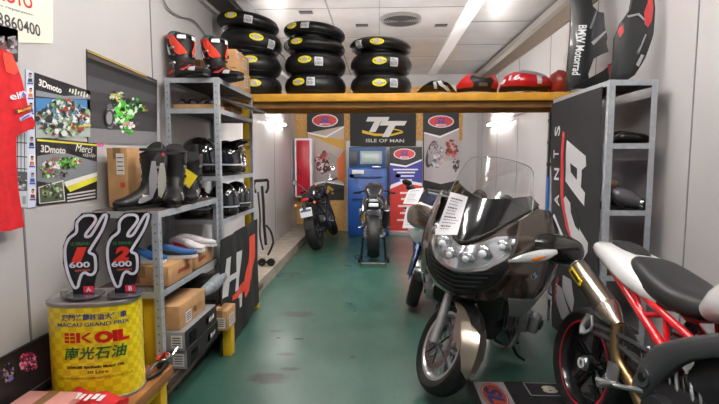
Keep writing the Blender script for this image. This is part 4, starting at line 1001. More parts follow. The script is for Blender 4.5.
g = G(); me = text_mesh('16', .03, .2); xs=[v[0] for v in me[0]]; ys=[v[1] for v in me[0]]
c0 = fr.px(510.5,79.5); vv = [g.v(fn(c0[0]+((v[0]-min(xs))/(max(xs)-min(xs))-.5)*.10, c0[1]+((v[1]-min(ys))/(max(ys)-min(ys))-.5)*.052, .028)) for v in me[0]]
for f in me[1]: g.f([vv[i] for i in f], mat('#e9e9ee',.4))
g.build('race_number', t)
p = onb(524,75,5.25); 
t = thing('clear_windscreen', 'small clear racing windscreen behind the number 16 fairing', 'windscreen', (p.x,5.25,BZ))
GLS = mat('#e9ecef', .03, trans=.9, alpha=.5)
G().sweep([((p.x-.02,5.40,BZ+.28),.08,.02),((p.x,5.3,BZ+.24),.11,.05),((p.x,5.22,BZ+.15),.14,.08),((p.x,5.2,BZ+.02),.14,.09)], GLS, lat=(1,0,0), cap=False).build('screen', t)
G().tube([(p.x-.14,5.2,BZ+.03),(p.x,5.1,BZ+.05),(p.x+.14,5.2,BZ+.03)], .012, BLK).build('screen_edge', t)
t, fr, fn = fairing('bike_fairing', 'dark red dome shaped cover behind the number 16 fairing by the right wall', [(547,92.3),(547,82),(550,75),(556,71),(564,73),(569,79),(571,92.3)], 5.0, .03, RD2, .12, [('pale_corner', [(563,92),(566,88),(570,92)], mat('#cfcfd3',.4), .002)])
# ================================================================= RIGHT SHELVING
RX0, RX1, RY0, RY1 = 1.575, 1.90, 3.36, 4.42
shelf_unit(RX0, RX1, RY0, RY1, 0, 2.05, (2.048, 1.615, 1.148, .68, .25), 'galvanised shelving unit against the right wall with the big flag on its side', holes=False)
# flag on the aisle side
FX = RX0-.012
class FrX(Fr): pass
FG = Fr((FX,0,0), (0,-1,0), (0,0,1))    # facing -X
t = thing('big_flag', 'big black flag with white slanted letters and a red line on the right shelving', 'flag', tuple(FG.w(*FG.px(575,340))))
def wv(u, v, h): return FG.w(u, v, h+.005*math.sin(v*7+u*5)+.003*math.sin(v*17))
o4 = [FG.px(*p) for p in ((551.5,104),(603,86.5),(596,380),(551.5,345))]
G().conform(o4, wv, mat('#262528',.8,bump=.1), .003, .07).build('flag_cloth', t)
def gp(g, pts, m, h=.005): g.conform([FG.px(*p) for p in pts], lambda u,v,q: wv(u,v,q+h), m, .0008, .05)
g = G(); WG = mat('#cdccd0',.75)
gp(g, [(567,140),(586,156),(586,166),(581.5,170),(581.5,187),(586,193),(585.5,206),(566.5,181)], WG)
gp(g, [(567,196),(573,205),(581,230),(589.5,243),(589,252),(582,262),(581,250),(571,235),(566,214),(565,199)], WG)
gp(g, [(572,200),(577,206),(581,222),(580,231),(576,226),(572,213)], mat('#262528',.8), .007)
gp(g, [(571,163),(577.5,168.5),(577.5,180),(571.5,172)], mat('#262528',.8), .007)
# small upright letters
for st, y0, y1 in (('S',126,136),('T',150,158),('N',168,180),('A',194,206)):
    cpx = FG.px(557.5,(y0+y1)/2); hh = abs(FG.px(557.5,y0)[1]-FG.px(557.5,y1)[1]); ww = abs(FG.px(555.2,y0)[0]-FG.px(560.2,y0)[0])
    me = text_mesh(st,.02,0); xs=[v[0] for v in me[0]]; ys=[v[1] for v in me[0]]
    # letters lie on their side, reading upward
    vs_ = [g.v(wv(cpx[0]-((v[1]-min(ys))/(max(ys)-min(ys))-.5)*ww, cpx[1]+((v[0]-min(xs))/(max(xs)-min(xs))-.5)*hh, .0065)) for v in me[0]]
    for f in me[1]: g.f([vs_[i] for i in f], WG)
gp(g, [(552,217),(554,214),(560,228),(566,240),(563,238),(557,230)], WG)
gp(g, [(557,283),(563,288),(566,300),(572,318),(571,326),(562,318),(557,304),(556,292)], mat('#a9a8ac',.75)); gp(g, [(564,275),(572,280),(575,300),(573,313),(568,302),(564,290)], mat('#a9a8ac',.75))
g.build('white_lettering', t)
g = G(); gp(g, [(562.5,131),(564.5,133),(564.5,180),(565,205),(568,224),(573.5,239),(571,239),(565.5,226),(562,205),(561.5,180)], mat('#cf3a35',.7)); gp(g, [(554,300),(556,287),(559,277),(561,278),(558,288),(556.5,302)], mat('#a92a30',.7)); g.build('red_line', t)
# items on the right shelves
t = thing('tail_fairing', 'black bike tail fairing on the second shelf of the right shelving', 'fairing', (1.80,3.5,1.617))
g = G(); g.sweep([((1.66,3.52,1.65),.08,.03),((1.72,3.50,1.665),.10,.045),((1.80,3.48,1.66),.10,.04),((1.90,3.46,1.64),.06,.02)], BLK, lat=(0,1,0)); g.build('shell', t)
g = G(); g.tube([(1.64,3.42,1.635),(1.70,3.40,1.69),(1.82,3.39,1.68),(1.92,3.40,1.632)], .008, DARK); g.box((1.73,3.41,1.66),(.10,.02,.02), mat('#77787c',.4), .005, rot=(0,.3,0)); g.build('bracket', t)
t = thing('tail_fairing', 'smoky tail fairing with round chrome exhaust tip on the middle right shelf', 'fairing', (1.78,3.5,1.15))
g = G(); g.sweep([((1.63,3.50,1.25),.07,.05),((1.69,3.48,1.25),.11,.075),((1.77,3.46,1.225),.11,.07),((1.86,3.43,1.19),.07,.04)], mat('#4d4b52',.25,coat=.5), lat=(0,1,0)); g.build('shell', t)
g = G(); g.cyl((1.80,3.44,1.20),(1.86,3.37,1.195), .035, CHR, .038, n=20); g.cyl((1.861,3.369,1.195),(1.862,3.368,1.195), .024, mat('#1a1a1a',.6), n=20); g.cyl((1.875,3.40,1.19),(1.895,3.385,1.165), .03, mat('#8a6a45',.5)); g.build('exhaust_tip', t)
g = G(); g.ball((1.655,3.42,1.33), (.035,.03,.03), mat('#7a5a45',.6)); g.tube([(1.63,3.40,1.30),(1.66,3.38,1.20),(1.72,3.38,1.165)], .01, BLK); g.build('bracket', t)
t = thing('tail_fairing', 'black folded bike part on the lower right shelf above the white tail', 'fairing', (1.77,3.55,.683))
g = G(); g.sweep([((1.62,3.6,.86),.04,.03),((1.70,3.55,.80),.08,.04),((1.80,3.5,.74),.08,.04),((1.90,3.45,.70),.05,.015)], BLK, lat=(0,1,0)); g.build('shell', t)
g = G(); g.tube([(1.63,3.45,.82),(1.72,3.42,.76),(1.82,3.40,.74)], .01, DARK); g.build('bracket', t)
# black fairings above the shelving
def prism_px(name, label, y, pts, m, th, parts=(), cat='fairing', bulge=.05):
    return fairing(name, label, pts, y, th, m, bulge, parts)
GRN = mat('#23261f', .35, coat=.3)
t, fr, fn = prism_px('side_fairing', 'tall black fairing panel with white vertical lettering above the right shelving', 4.12, [(566,91),(568,60),(570,30),(571,-22),(586,-20),(590,8),(596,14),(602,14),(603,28),(606,38),(605,44),(608,52),(600,55),(591,60),(586,75),(588,84),(582,88)], mat('#1d1f22',.35,coat=.4), .03,
  [('blue_tint_panel', [(590,12),(601,15),(602,29),(604,38),(592,44),(588,42),(590,28)], mat('#22242c',.2,coat=.7), 0), ('silver_edge', [(588,44),(604,31),(605,32.5),(590,47)], mat('#b5b7ba',.3,.6), .004), ('silver_edge', [(586,30),(593,13),(594,14),(588,31)], mat('#8f9194',.3,.6), .004), ('green_edge', [(565.6,91),(568,62),(571,62),(572,90)], GRN, .002)])
g = G(); me = text_mesh('BMW Motorrad', .015, 0); xs=[v[0] for v in me[0]]; ys=[v[1] for v in me[0]]
a_, b_ = Vector(fr.px(580,27)), Vector(fr.px(574.5,75.5)); d_ = b_-a_; n_ = Vector((-d_.y,d_.x)).normalized(); hh = .062
for_ = [g.v(fn(*(a_+d_*((v[0]-min(xs))/(max(xs)-min(xs)))+n_*(((v[1]-min(ys))/(max(ys)-min(ys))-.5)*hh)), .036)) for v in me[0]]
for f in me[1]: g.f([for_[i] for i in f], mat('#d9dade',.5))
g.build('white_lettering', t)
prism_px('side_fairing', 'low black slanting panel at the foot of the lettered fairing', 3.95, [(570,88),(585,80),(600,72),(613,62),(618,66),(616,80),(604,84),(588,89)], mat('#18181b',.4), .03, [('red_mark', [(605,66),(609,64),(608,76),(605,76)], mat('#7c1a20',.5), .002)])
t, fr, fn = prism_px('side_fairing', 'curved black and red fairing panel leaning on top of the shelving by the wall', 3.52, [(610,81.5),(613,62),(614,38),(619,24),(627,12),(633,-15),(652,-15),(655,8),(652,35),(642,60),(632,76),(624,81.5)], mat('#1a1b1d',.4,coat=.2), .03,
  [('red_panel', [(645,-14),(649,-14),(652,8),(649,22),(644,29),(640,26),(640,14),(645,4)], mat('#e01a28',.3,coat=.4), 0), ('green_black_panel', [(616,42),(620,26),(628,18),(638,22),(641,30),(636,48),(628,74),(616,76)], mat('#26292a',.45), .004), ('red_mark', [(615.5,31),(620,27),(620,34),(617,39)], mat('#b01c26',.4), .006), ('silver_line', [(632,55),(641,36),(642,37),(634,56)], mat('#a9abae',.3,.5), .004), ('silver_line', [(623,18),(634,16),(640,22),(639,23.5),(633,18),(624,20)], mat('#a9abae',.3,.5), .008), ('clear_patch', [(632,66),(637,56),(640,57),(635,68)], mat('#b9babf',.3), .004)])
prism_px('side_fairing', 'narrow dark grey curved trim standing behind the red and black fairing', 3.72, [(645,81),(640,70),(652,45),(659,15),(656,-15),(662,-15),(664,15),(658,48),(650,75)], mat('#2a2b2e',.4), .02) if False else None
# ================================================================= FLOOR MAT
M0 = .004
def fz(px, py): p = onZ(px, py, M0); return (p.x, p.y)
ang = 0
a, b = fz(466,380.5), fz(560,380.5)
MX0, MX1, MY1, MY0 = a[0], 1.75, a[1], a[1]-.75
t = thing('floor_mat', 'black rubber mat with oval logo and number on the green floor', 'mat', ((MX0+MX1)/2,(MY0+MY1)/2,0))
G().span((MX0,MY0,0),(MX1,MY1,M0), mat('#232225',.7,bump=.1), .001).build('mat_sheet', t)
g = G(); FM = Fr((0,0,M0),(1,0,0),(0,1,0))
lx0, lx1 = fz(473,382)[0], fz(503,382)[0]
poly(g, FM, rect(lx0, MY0+.02, lx1, MY1-.012), mat('#a9a8a8',.7), .0008)
cx, cy = (lx0+lx1)/2, MY1-.20
poly(g, FM, ell(cx,cy,.082,.17,32), mat('#c04a2c',.6), .0016); poly(g, FM, ell(cx,cy,.075,.155,32), mat('#c9c4c0',.6), .002); poly(g, FM, ell(cx,cy,.070,.148,32), mat('#c04a2c',.6), .0024)
g.text('SL', mat('#34427e',.6), (cx,cy,M0), (0,-1,0), (1,0,0), w=.22, h=.10, off=.003, bold=.04, shear=.3)
nx0, nx1 = fz(522,382)[0], MX1-.03
for q in (rect(nx0,MY1-.02,nx1,MY1-.012), rect(nx0,MY1-.19,nx1,MY1-.182), rect(nx0,MY1-.19,nx0+.008,MY1-.012), rect(nx1-.008,MY1-.19,nx1,MY1-.012)): poly(g, FM, q, mat('#b5b2b0',.7), .001)
g.text('81', mat('#cfc8b8',.6), (nx0+.10, MY1-.105, M0), (1,0,0), (0,1,0), w=.15, h=.10, off=.002, bold=.06, align='L')
g.build('mat_print', t)
# ================================================================= MOTORCYCLES
def place(contact, yaw, lean, xc):
    Rm = Matrix.Rotation(yaw,4,'Z') @ Matrix.Rotation(-lean,4,'X')
    o = Vector((contact[0],contact[1],0))-(Rm.to_3x3() @ Vector((1,0,0)))*xc
    return o, (-lean,0,yaw)
def bike(name, label, contact, yaw, lean, xc):
    o, rot = place(contact, yaw, lean, xc); t = lthing(name, label, 'motorcycle', tuple(o), rot); return t
def steer(hx, hz, rake, ang):
    ax = Vector((-math.sin(rake),0,math.cos(rake))); return Matrix.Translation((hx,0,hz)) @ Matrix.Rotation(ang,4,ax) @ Matrix.Translation((-hx,0,-hz))
I4 = Matrix()
def wheel(p, M, c, r, w, rim, nsp=5, ring=None, discs=(-1,1), dr=.155, hubm=None, name='tire', spk=.02):
    g = G(M); br = r-.085
    pr = [(br,-w*.36),(br+.02,-w*.44),(r-.04,-w*.5),(r-.018,-w*.42),(r-.004,-w*.22),(r,0),(r-.004,w*.22),(r-.018,w*.42),(r-.04,w*.5),(br+.02,w*.44),(br,w*.36),(br+.005,0)]
    g.lathe(pr, RUB, c=c, axis='Y', n=56, loop=True)
    for k in range(28):   # tread grooves
        for s in (-1,1):
            a = 2*PI*(k+.25*s)/28; P = []
            for q in range(4):
                yy = s*w*(.06+.11*q); aa = a+.06*q; rr = r-.004*(abs(yy)/(w*.22))**2+.0012
                if abs(yy) > w*.3: rr = r-.0085
                for e in (0,): P.append((c[0]+rr*math.cos(aa), c[1]+yy, c[2]+rr*math.sin(aa), aa, rr))
            for i in range(3):
                A, B = P[i], P[i+1]; da = .008
                g.face([(c[0]+A[4]*math.cos(A[3]-da),A[1],c[2]+A[4]*math.sin(A[3]-da)),(c[0]+A[4]*math.cos(A[3]+da),A[1],c[2]+A[4]*math.sin(A[3]+da)),(c[0]+B[4]*math.cos(B[3]+da),B[1],c[2]+B[4]*math.sin(B[3]+da)),(c[0]+B[4]*math.cos(B[3]-da),B[1],c[2]+B[4]*math.sin(B[3]-da))], BLK)
    g.build('tire', p, world=False)
    g = G(M)
    g.lathe([(br+.006,-w*.38),(br+.006,-w*.34),(br-.012,-w*.28),(br-.02,0),(br-.012,w*.28),(br+.006,w*.34),(br+.006,w*.38),(br-.012,w*.38),(br-.03,w*.2),(br-.032,-w*.2),(br-.012,-w*.38)], rim, c=c, axis='Y', n=48, loop=True)
    for k in range(nsp):
        a = 2*PI*k/nsp+.3
        for da in ((-.11,.11) if nsp < 8 else (0,)):
            p0 = (c[0]+.035*math.cos(a+da*2), c[1], c[2]+.035*math.sin(a+da*2)); p1 = (c[0]+(br-.02)*math.cos(a+da), c[1], c[2]+(br-.02)*math.sin(a+da))
            g.cyl(p0, p1, spk*.7, rim, spk*.55, n=8)
    g.cyl((c[0],c[1]-w*.3,c[2]),(c[0],c[1]+w*.3,c[2]), .045, hubm or rim, n=20)
    g.build('rim', p, world=False)
    if ring:
        for s in (-1,1):
            G(M).lathe([(br+.007,s*w*.375),(br+.007,s*w*.395),(br-.004,s*w*.395),(br-.004,s*w*.375)], ring, c=c, axis='Y', n=48, loop=True).build('rim_stripe', p, world=False)
    for s in discs:
        y = s*(w*.42+.012); g = G(M)
        g.lathe([(dr,-.0025),(dr,.0025),(dr-.04,.0025),(dr-.04,-.0025)], STEEL, c=(c[0],c[1]+y,c[2]), axis='Y', n=40, loop=True)
        for k in range(6):
            a = k*PI/3; g.cyl((c[0]+.03*math.cos(a),c[1]+y,c[2]+.03*math.sin(a)),(c[0]+(dr-.03)*math.cos(a),c[1]+y,c[2]+(dr-.03)*math.sin(a)), .006, DARK, n=6)
        for k in range(24):
            a = k*PI/12; g.cyl((c[0]+(dr-.02)*math.cos(a),c[1]+y-.0032,c[2]+(dr-.02)*math.sin(a)),(c[0]+(dr-.02)*math.cos(a),c[1]+y+.0032,c[2]+(dr-.02)*math.sin(a)), .0045, DARK, n=6)
        g.build('brake_disc', p, world=False)
        if len(discs) == 2: G(M).box((c[0]-.06*1,c[1]+y,c[2]+dr*.72), (.07,.045,.10), mat('#3a3b3f',.4), .01, rot=(0,.5,0)).build('brake_caliper', p, world=False)
def both(f):
    for s in (-1,1): f(s)
def mirror_stalk(p, M, x, y, z, m=BLK, round_=False, up=.2, out=.14):
    for s in (-1,1):
        g = G(M); g.tube([(x,s*y,z),(x+.02,s*(y+out*.5),z+up*.7),(x+.0,s*(y+out),z+up)], .006, CHR if round_ else BLK, n=6)
        g.ball((x-.005,s*(y+out+.01),z+up+.02), (.014,.055,.05 if round_ else .032), m)
        o = g.build('mirror', p, world=False)
        g = G(M); g.lathe([(.001,0),(.045 if round_ else .03,0)], mat('#cdd3d8',.05,1), c=(x-.021,s*(y+out+.01),z+up+.02), axis='X', n=16); g.build('mirror_glass', o, world=False)
# ---- generic naked bike with parts; every coordinate is metres in the bike's own frame (x forward, y left)
def naked(t, c, wb=1.44, rr=.315, fr_=.30, rw=.18, fw=.12, steer_a=0, raise_=0, round_mirrors=False, fairing_col=None, bars='flat'):
    xr, xf = -wb/2, wb/2; rake = R(25); S = steer(xf-.26, .86, rake, steer_a)
    wheel(t, I4, (xr,0,rr), rr, rw, c['rim'], 5, discs=(-1,), dr=.11)
    wheel(t, S, (xf,0,fr_), fr_, fw, c['rim'], 5)
    # forks, yokes
    for s in (-1,1):
        g = G(S); g.cyl((xf,s*.10,fr_),(xf-.115,s*.10,fr_+.25), .028, c['fork'], .026); g.cyl((xf-.115,s*.10,fr_+.25),(xf-.29,s*.10,fr_+.62), .021, STEEL); g.build('fork_leg', t, world=False)
    g = G(S); g.box((xf-.27,0,.90),(.06,.26,.03), BLK, .008); g.box((xf-.19,0,.72),(.07,.26,.035), BLK, .008); g.cyl((xf,-.11,fr_),(xf,.11,fr_), .012, STEEL); g.build('yoke', t, world=False)
    def fend(u, v, h): a = u; return (xf+(fr_+.018+h)*math.cos(a)*1.0, v*(1), fr_+(fr_+.018+h-1.5*v*v)*math.sin(a))
    G(S).conform([(.25,-.055),(2.3,-.06),(2.35,0),(2.3,.06),(.25,.055),(.2,0)], fend, c['body2'], .006, .12).build('front_fender', t, world=False)
    # swingarm, frame
    g = G()
    for s in (-1,1): g.tube([(xr,s*.12,rr),(xr+.25,s*.12,rr+.05),(xr+.50,s*.09,rr+.09)], .03, c['swing'], n=8)
    g.box((xr+.42,0,rr+.08),(.08,.22,.08), c['swing'], .015); g.cyl((xr,-.14,rr),(xr,.14,rr), .016, STEEL); g.build('swingarm', t, world=False)
    g = G()
    for s in (-1,1):
        g.tube([(xf-.28,s*.05,.86),(xf-.45,s*.16,.78),(.0,s*.17,.66),(-.16,s*.14,.44)], .03, c['frame']); g.tube([(-.05,s*.13,.68),(-.35,s*.11,.74),(-.62,s*.08,.84)], .016, c['frame']); g.tube([(-.15,s*.13,.50),(-.38,s*.11,.66),(-.58,s*.08,.80)], .012, c['frame'])
    g.build('frame', t, world=False)
    # engine
    g = G(); g.box((.06,0,.42),(.42,.34,.22), c['engine'], .04); g.box((.16,0,.58),(.20,.30,.20), c['engine'], .02, rot=(0,.35,0))
    for k in range(6): g.box((.17+.012*k,0,.50+.035*k),(.23,.33,.010), STEEL, .002, rot=(0,.35,0))
    for s in (-1,1): g.cyl((-.02,s*.16,.40),(-.02,s*.20,.40), .09, c['engine'], .08, n=24); g.cyl((.16,s*.16,.40),(.16,s*.19,.40), .06, STEEL, .05, n=20)
    g.build('engine', t, world=False)
    g = G()
    g.box((.36,0,.58),(.05,.32,.28), BLK, .01, rot=(0,-.15,0)); g.build('radiator', t, world=False)
    g = G()
    for y in (-.12,-.04,.04,.12): g.tube([(.28,y,.58),(.38,y,.48),(.34,y*.8,.30),(.10,y*.4,.24)], .019, c['pipe'])
    g.tube([(.10,-.03,.24),(-.2,-.06,.22),(-.35,-.16,.30)], .028, c['pipe']); g.build('exhaust_pipes', t, world=False)
    g = G(); sx = c.get('sil', ((-.32,-.19,.30),(-.85,-.21,.50)))
    g.sweep([(sx[0],.035,.035),(tuple(sx[0][i]*.9+sx[1][i]*.1 for i in range(3)),.055,.06),(tuple(sx[0][i]*.1+sx[1][i]*.9 for i in range(3)),.058,.065),(sx[1],.045,.05)], c['silm'], sub=2); g.cyl(sx[1], tuple(sx[1][i]+(sx[1][i]-sx[0][i])*.03 for i in range(3)), .03, BLK); g.build('silencer', t, world=False)
    # tank, seat, tail
    g = G(); g.sweep([((.40,0,.88),.06,.05),((.36,0,.92),.13,.09),((.20,0,.95),.165,.115),((.02,0,.92),.14,.10),((-.12,0,.86),.09,.05)], c['body'], e=2.6); g.cyl((.2,0,1.06),(.2,0,1.068), .035, STEEL); g.build('fuel_tank', t, world=False)
    g = G(); g.sweep([((-.08,0,.84),.09,.04),((-.2,0,.81),.13,.04),((-.38,0,.83),.13,.045),((-.5,0,.88),.10,.04),((-.75,0,.93),.075,.03)], c['seat'], e=3); g.build('seat', t, world=False)
    g = G(); g.sweep([((-.25,0,.76),.10,.04),((-.5,0,.81),.10,.05),((-.70,0,.87),.085,.04),((-.90,0,.90),.05,.022)], c['body'], e=2.6); g.build('tail_unit', t, world=False)
    g = G(); g.ball((-.89,0,.86),(.03,.07,.028), mat('#c01018' if 'plain_tail' not in t else '#8d9297',.2,coat=1)); g.build('tail_light', t, world=False)
    def rf(u, v, h): return (xr+(rr+.02+h)*math.cos(u), v, rr+(rr+.02+h-1.2*v*v)*math.sin(u))
    if c.get('rear_fender'):
        G().conform([(1.6,-.07),(2.9,-.075),(2.95,0),(2.9,.075),(1.6,.07)], rf, BLK, .006, .12).build('rear_fender', t, world=False)
        g = G(); g.box((-.98,0,.66),(.012,.20,.15), mat('#d2d4d8',.5), .004, rot=(0,.25,0)); g.tube([(-.86,0,.86),(-.93,0,.76),(-.97,0,.68)], .02, BLK, flat=2.5); 
        g.box((-.988,0,.69),(.004,.17,.035), mat('#4a5a86',.5), .001, rot=(0,.25,0)); g.marks(DARK, (-.986,0,.635), (0,-1,0), (.24,0,.97), .15, .035, .006, 6); g.build('license_plate', t, world=False)
        for s in (-1,1):
            g = G(); g.cyl((-.90,0,.79),(-.91,s*.15,.79), .007, BLK, n=6); o = g.build('indicator_stalk', t, world=False); G().ball((-.915,s*.16,.79),(.03,.026,.026), mat('#e07a1c',.2,coat=1)).build('indicator_lens', o, world=False)
    # bars
    g = G(S); hb = xf-.30
    if bars == 'flat': g.tube([(hb-.12,-.38,1.02),(hb-.04,-.22,1.05),(hb,-.08,.98),(hb,.08,.98),(hb-.04,.22,1.05),(hb-.12,.38,1.02)], .011, c['bar'], n=8)
    else:
        for s in (-1,1): g.tube([(hb,s*.10,.90),(hb-.02,s*.17,.91),(hb-.10,s*.33,.88)], .012, c['bar'], n=8)
    g.build('handlebar', t, world=False)
    for s in (-1,1):
        zz = 1.02 if bars == 'flat' else .88; y0, y1 = (.27,.39) if bars == 'flat' else (.23,.35)
        k = -.085 if bars == 'flat' else -.06
        G(S).cyl((hb+k,s*y0,zz+.01),(hb-.12,s*y1,zz), .017, BLK, n=12).build('grip', t, world=False)
        G(S).tube([(hb-.02,s*(y0-.04),zz+.01),(hb-.02,s*(y0+.03),zz),(hb-.08,s*y1,zz-.01)], .006, ALU, n=6).build('lever', t, world=False)
    mirror_stalk(t, S, hb-.02, .24, 1.02 if bars == 'flat' else .95, BLK, round_mirrors)
    g = G(S); g.ball((xf-.14,0,.86),(.09,.09,.09) if c.get('round') else (.08,.12,.09), c['body2']); o = g.build('headlight', t, world=False)
    G(S).ball((xf-.085,0,.86),(.045,.075,.07), mat('#dfe4ea',.08,coat=1)).build('headlight_lens', o, world=False)
    g = G(S); g.box((xf-.20,0,1.00),(.04,.16,.08), BLK, .015, rot=(0,-.5,0)); g.build('instruments', t, world=False)
    for s in (-1,1):
        g = G(); g.cyl((-.12,s*.14,.40),(-.14,s*.25,.36), .011, STEEL, n=8); g.build('footpeg', t, world=False)
    return S
def kickstand(t, x=.0):
    G().tube([(x,.14,.28),(x-.03,.24,.10),(x-.02,.285,.035)], .010, BLK, n=6).build('kickstand', t, world=False)
base = dict(rim=mat('#1d1d20',.35), fork=mat('#26262a',.35), body=mat('#16161a',.2,coat=.8), body2=mat('#17171a',.25,coat=.6), swing=mat('#3a3c40',.4,.3), frame=BLK, engine=mat('#3a3b3e',.45,.3), pipe=mat('#8f8a84',.3,.9), silm=mat('#2b2c2f',.3,.5), seat=mat('#1b1b1d',.7), bar=BLK)
# --- A: black standard bike with plate at the left back
cA = dict(base, rear_fender=True, rim=mat('#2a2a2d',.35), bar=CHR, round=True, body=mat('#1a1416',.2,coat=.8))
p = onZ(318,250,0)
A = bike('motorcycle', 'black naked motorcycle with red tail light and licence plate near the back left wall', (p.x,p.y), R(86), R(12), -.72)
naked(A, cA, round_mirrors=True, steer_a=R(25), rw=.17)
kickstand(A)
# --- B: silver-grey sport bike on a rear paddock stand, seen from behind
cB = dict(base, rim=mat('#26262a',.3), body=mat('#2b2c30',.25,coat=.8), swing=mat('#c1c4c8',.25,.9), frame=mat('#b9bcc1',.25,.9), fork=mat('#b98a2c',.3,.7), silm=mat('#4a4c50',.3,.8), sil=((-.30,-.17,.42),(-.72,-.19,.74)), engine=mat('#6f7277',.35,.6))
p = onZ(373.5,262,0)
B = bike('motorcycle', 'naked sport motorcycle on a paddock stand in front of the blue machine', (p.x,p.y), R(90), 0, -.72)
B.location.z = .065
B['plain_tail'] = 1; naked(B, cB, bars='clip', rw=.18); del B['plain_tail']
g = G()
for s in (-1,1): g.tube([(-.9,s*.09,.88),(-.80,s*.13,.80),(-.55,s*.14,.72)], .014, CHR)
g.box((-.80,0,.78),(.05,.20,.12), mat('#2d2e31',.3,.6), .02)
for s in (-1,1): g.tube([(-.62,s*.10,.72),(-.42,s*.19,.60),(-.25,s*.21,.50)], .016, CHR); g.ball((-.45,s*.2,.66), (.05,.03,.05), ALU)
g.build('tail_bracket', B, world=False)
G().ball((-.30,.17,.55),(.06,.03,.09), mat('#d9942a',.3)).build('reservoir', B, world=False)
G().box((-.93,0,.80),(.03,.14,.05), mat('#cfd3d6',.2), .01).build('number_plate_light', B, world=False)
t = thing('paddock_stand', 'black rear paddock stand with small wheels holding up the naked sport bike', 'stand', (p.x,p.y,0))
x0 = p.x; y0 = p.y
for s in (-1,1):
    g = G(); g.tube([(x0+s*.155,y0-.02,.37),(x0+s*.17,y0-.02,.20),(x0+s*.18,y0-.03,.05)], .016, BLK, smooth=0); g.tube([(x0+s*.18,y0-.03,.05),(x0+s*.17,y0-.32,.045)], .015, BLK, smooth=0); g.build('side_arm', t)
G().cyl((x0-.17,y0-.32,.045),(x0+.17,y0-.32,.045), .016, mat('#5a5a4a',.5)).build('cross_bar', t)
for s in (-1,1): G().lathe([(.012,-.015),(.035,-.018),(.045,-.012),(.045,.012),(.035,.018),(.012,.015)], RUB, c=(x0+s*.215,y0-.03,.046), axis='X', n=24, loop=True).build('stand_wheel', t)
# --- C: blue and white sport bike behind the grey tourer
BLU = mat('#2a78e0',.25,coat=.8)
cC = dict(base, rim=mat('#3a4450',.3), body=BLU, body2=mat('#17181b',.25,coat=.6))
p = onZ(414,307,0)
C = bike('motorcycle', 'blue and white sport motorcycle half hidden behind the grey touring bike', (p.x,p.y), math.atan2(-.93,-.37), R(9), .72)
SCm = naked(C, cC, steer_a=R(14), fw=.125, bars='clip')
def nose(y, z): 
    k = [(.55,.62),(.7,.80),(.85,.86),(.95,.83),(1.05,.73),(1.2,.58)]
    for i in range(len(k)-1):
        if z <= k[i+1][0]: a = (z-k[i][0])/(k[i+1][0]-k[i][0]); b_ = k[i][1]+(k[i+1][1]-k[i][1])*a; break
    else: b_ = k[-1][1]
    return b_-3.2*abs(y)**1.9
nf = lambda y, z, h: (nose(y,z)+h, y, z)
def mirr(half): return half+[(-a,b) for a,b in half[::-1] if abs(a) > 1e-6]
g = G(); g.conform(mirr([(0,1.05),(.13,1.06),(.21,1.0),(.24,.88),(.20,.74),(.12,.66),(0,.62)]), nf, mat('#dcdde2',.3,coat=.6), .02, .04); g.build('front_fairing', C, world=False)
for s in (-1,1):
    g = G(); g.conform([(s*.04,.86),(s*.19,.93),(s*.20,.88),(s*.10,.80),(s*.04,.80)][::s], nf, mat('#aeb9c4',.08,coat=1), .006, .04, .018); g.build('headlight', C, world=False)
    g = G(); g.conform([(.62,.92),(.35,.95),(.1,.75),(.05,.5),(.3,.34),(.45,.36),(.58,.6)], lambda x,z,h,s=s: (x, s*(.235-.7*max(0,x-.25)**2-.35*abs(z-.7)**1.5+h), z), BLU, .01, .05); g.build('side_fairing', C, world=False)
    g = G(); g.conform([(.50,.70),(.30,.72),(.2,.6),(.42,.5)], lambda x,z,h,s=s: (x, s*(.235-.7*max(0,x-.25)**2-.35*abs(z-.7)**1.5+h), z), mat('#e0e0e4',.3), .002, .05, .011); g.build('white_graphic', C, world=False)
    g = G(SCm); g.conform([(.74,.52),(.90,.34),(.80,.10),(.66,.12),(.62,.40)], lambda x,z,h,s=s: (x-.0, s*(.085+h), z+.18), BLU, .012, .1); g.build('fork_guard', C, world=False)
g = G(); g.conform(mirr([(0,1.25),(.10,1.22),(.16,1.12),(.17,1.03),(0,1.03)]), lambda y,z,h: (.70-.75*(z-1.03)-2.2*y*y+h, y, z), mat('#30343a',.05,trans=.6,alpha=.7), .003, .04); g.build('windscreen', C, world=False)
mirror_stalk(C, I4, .50, .18, 1.02, BLKG, False, .12, .12)
kickstand(C)
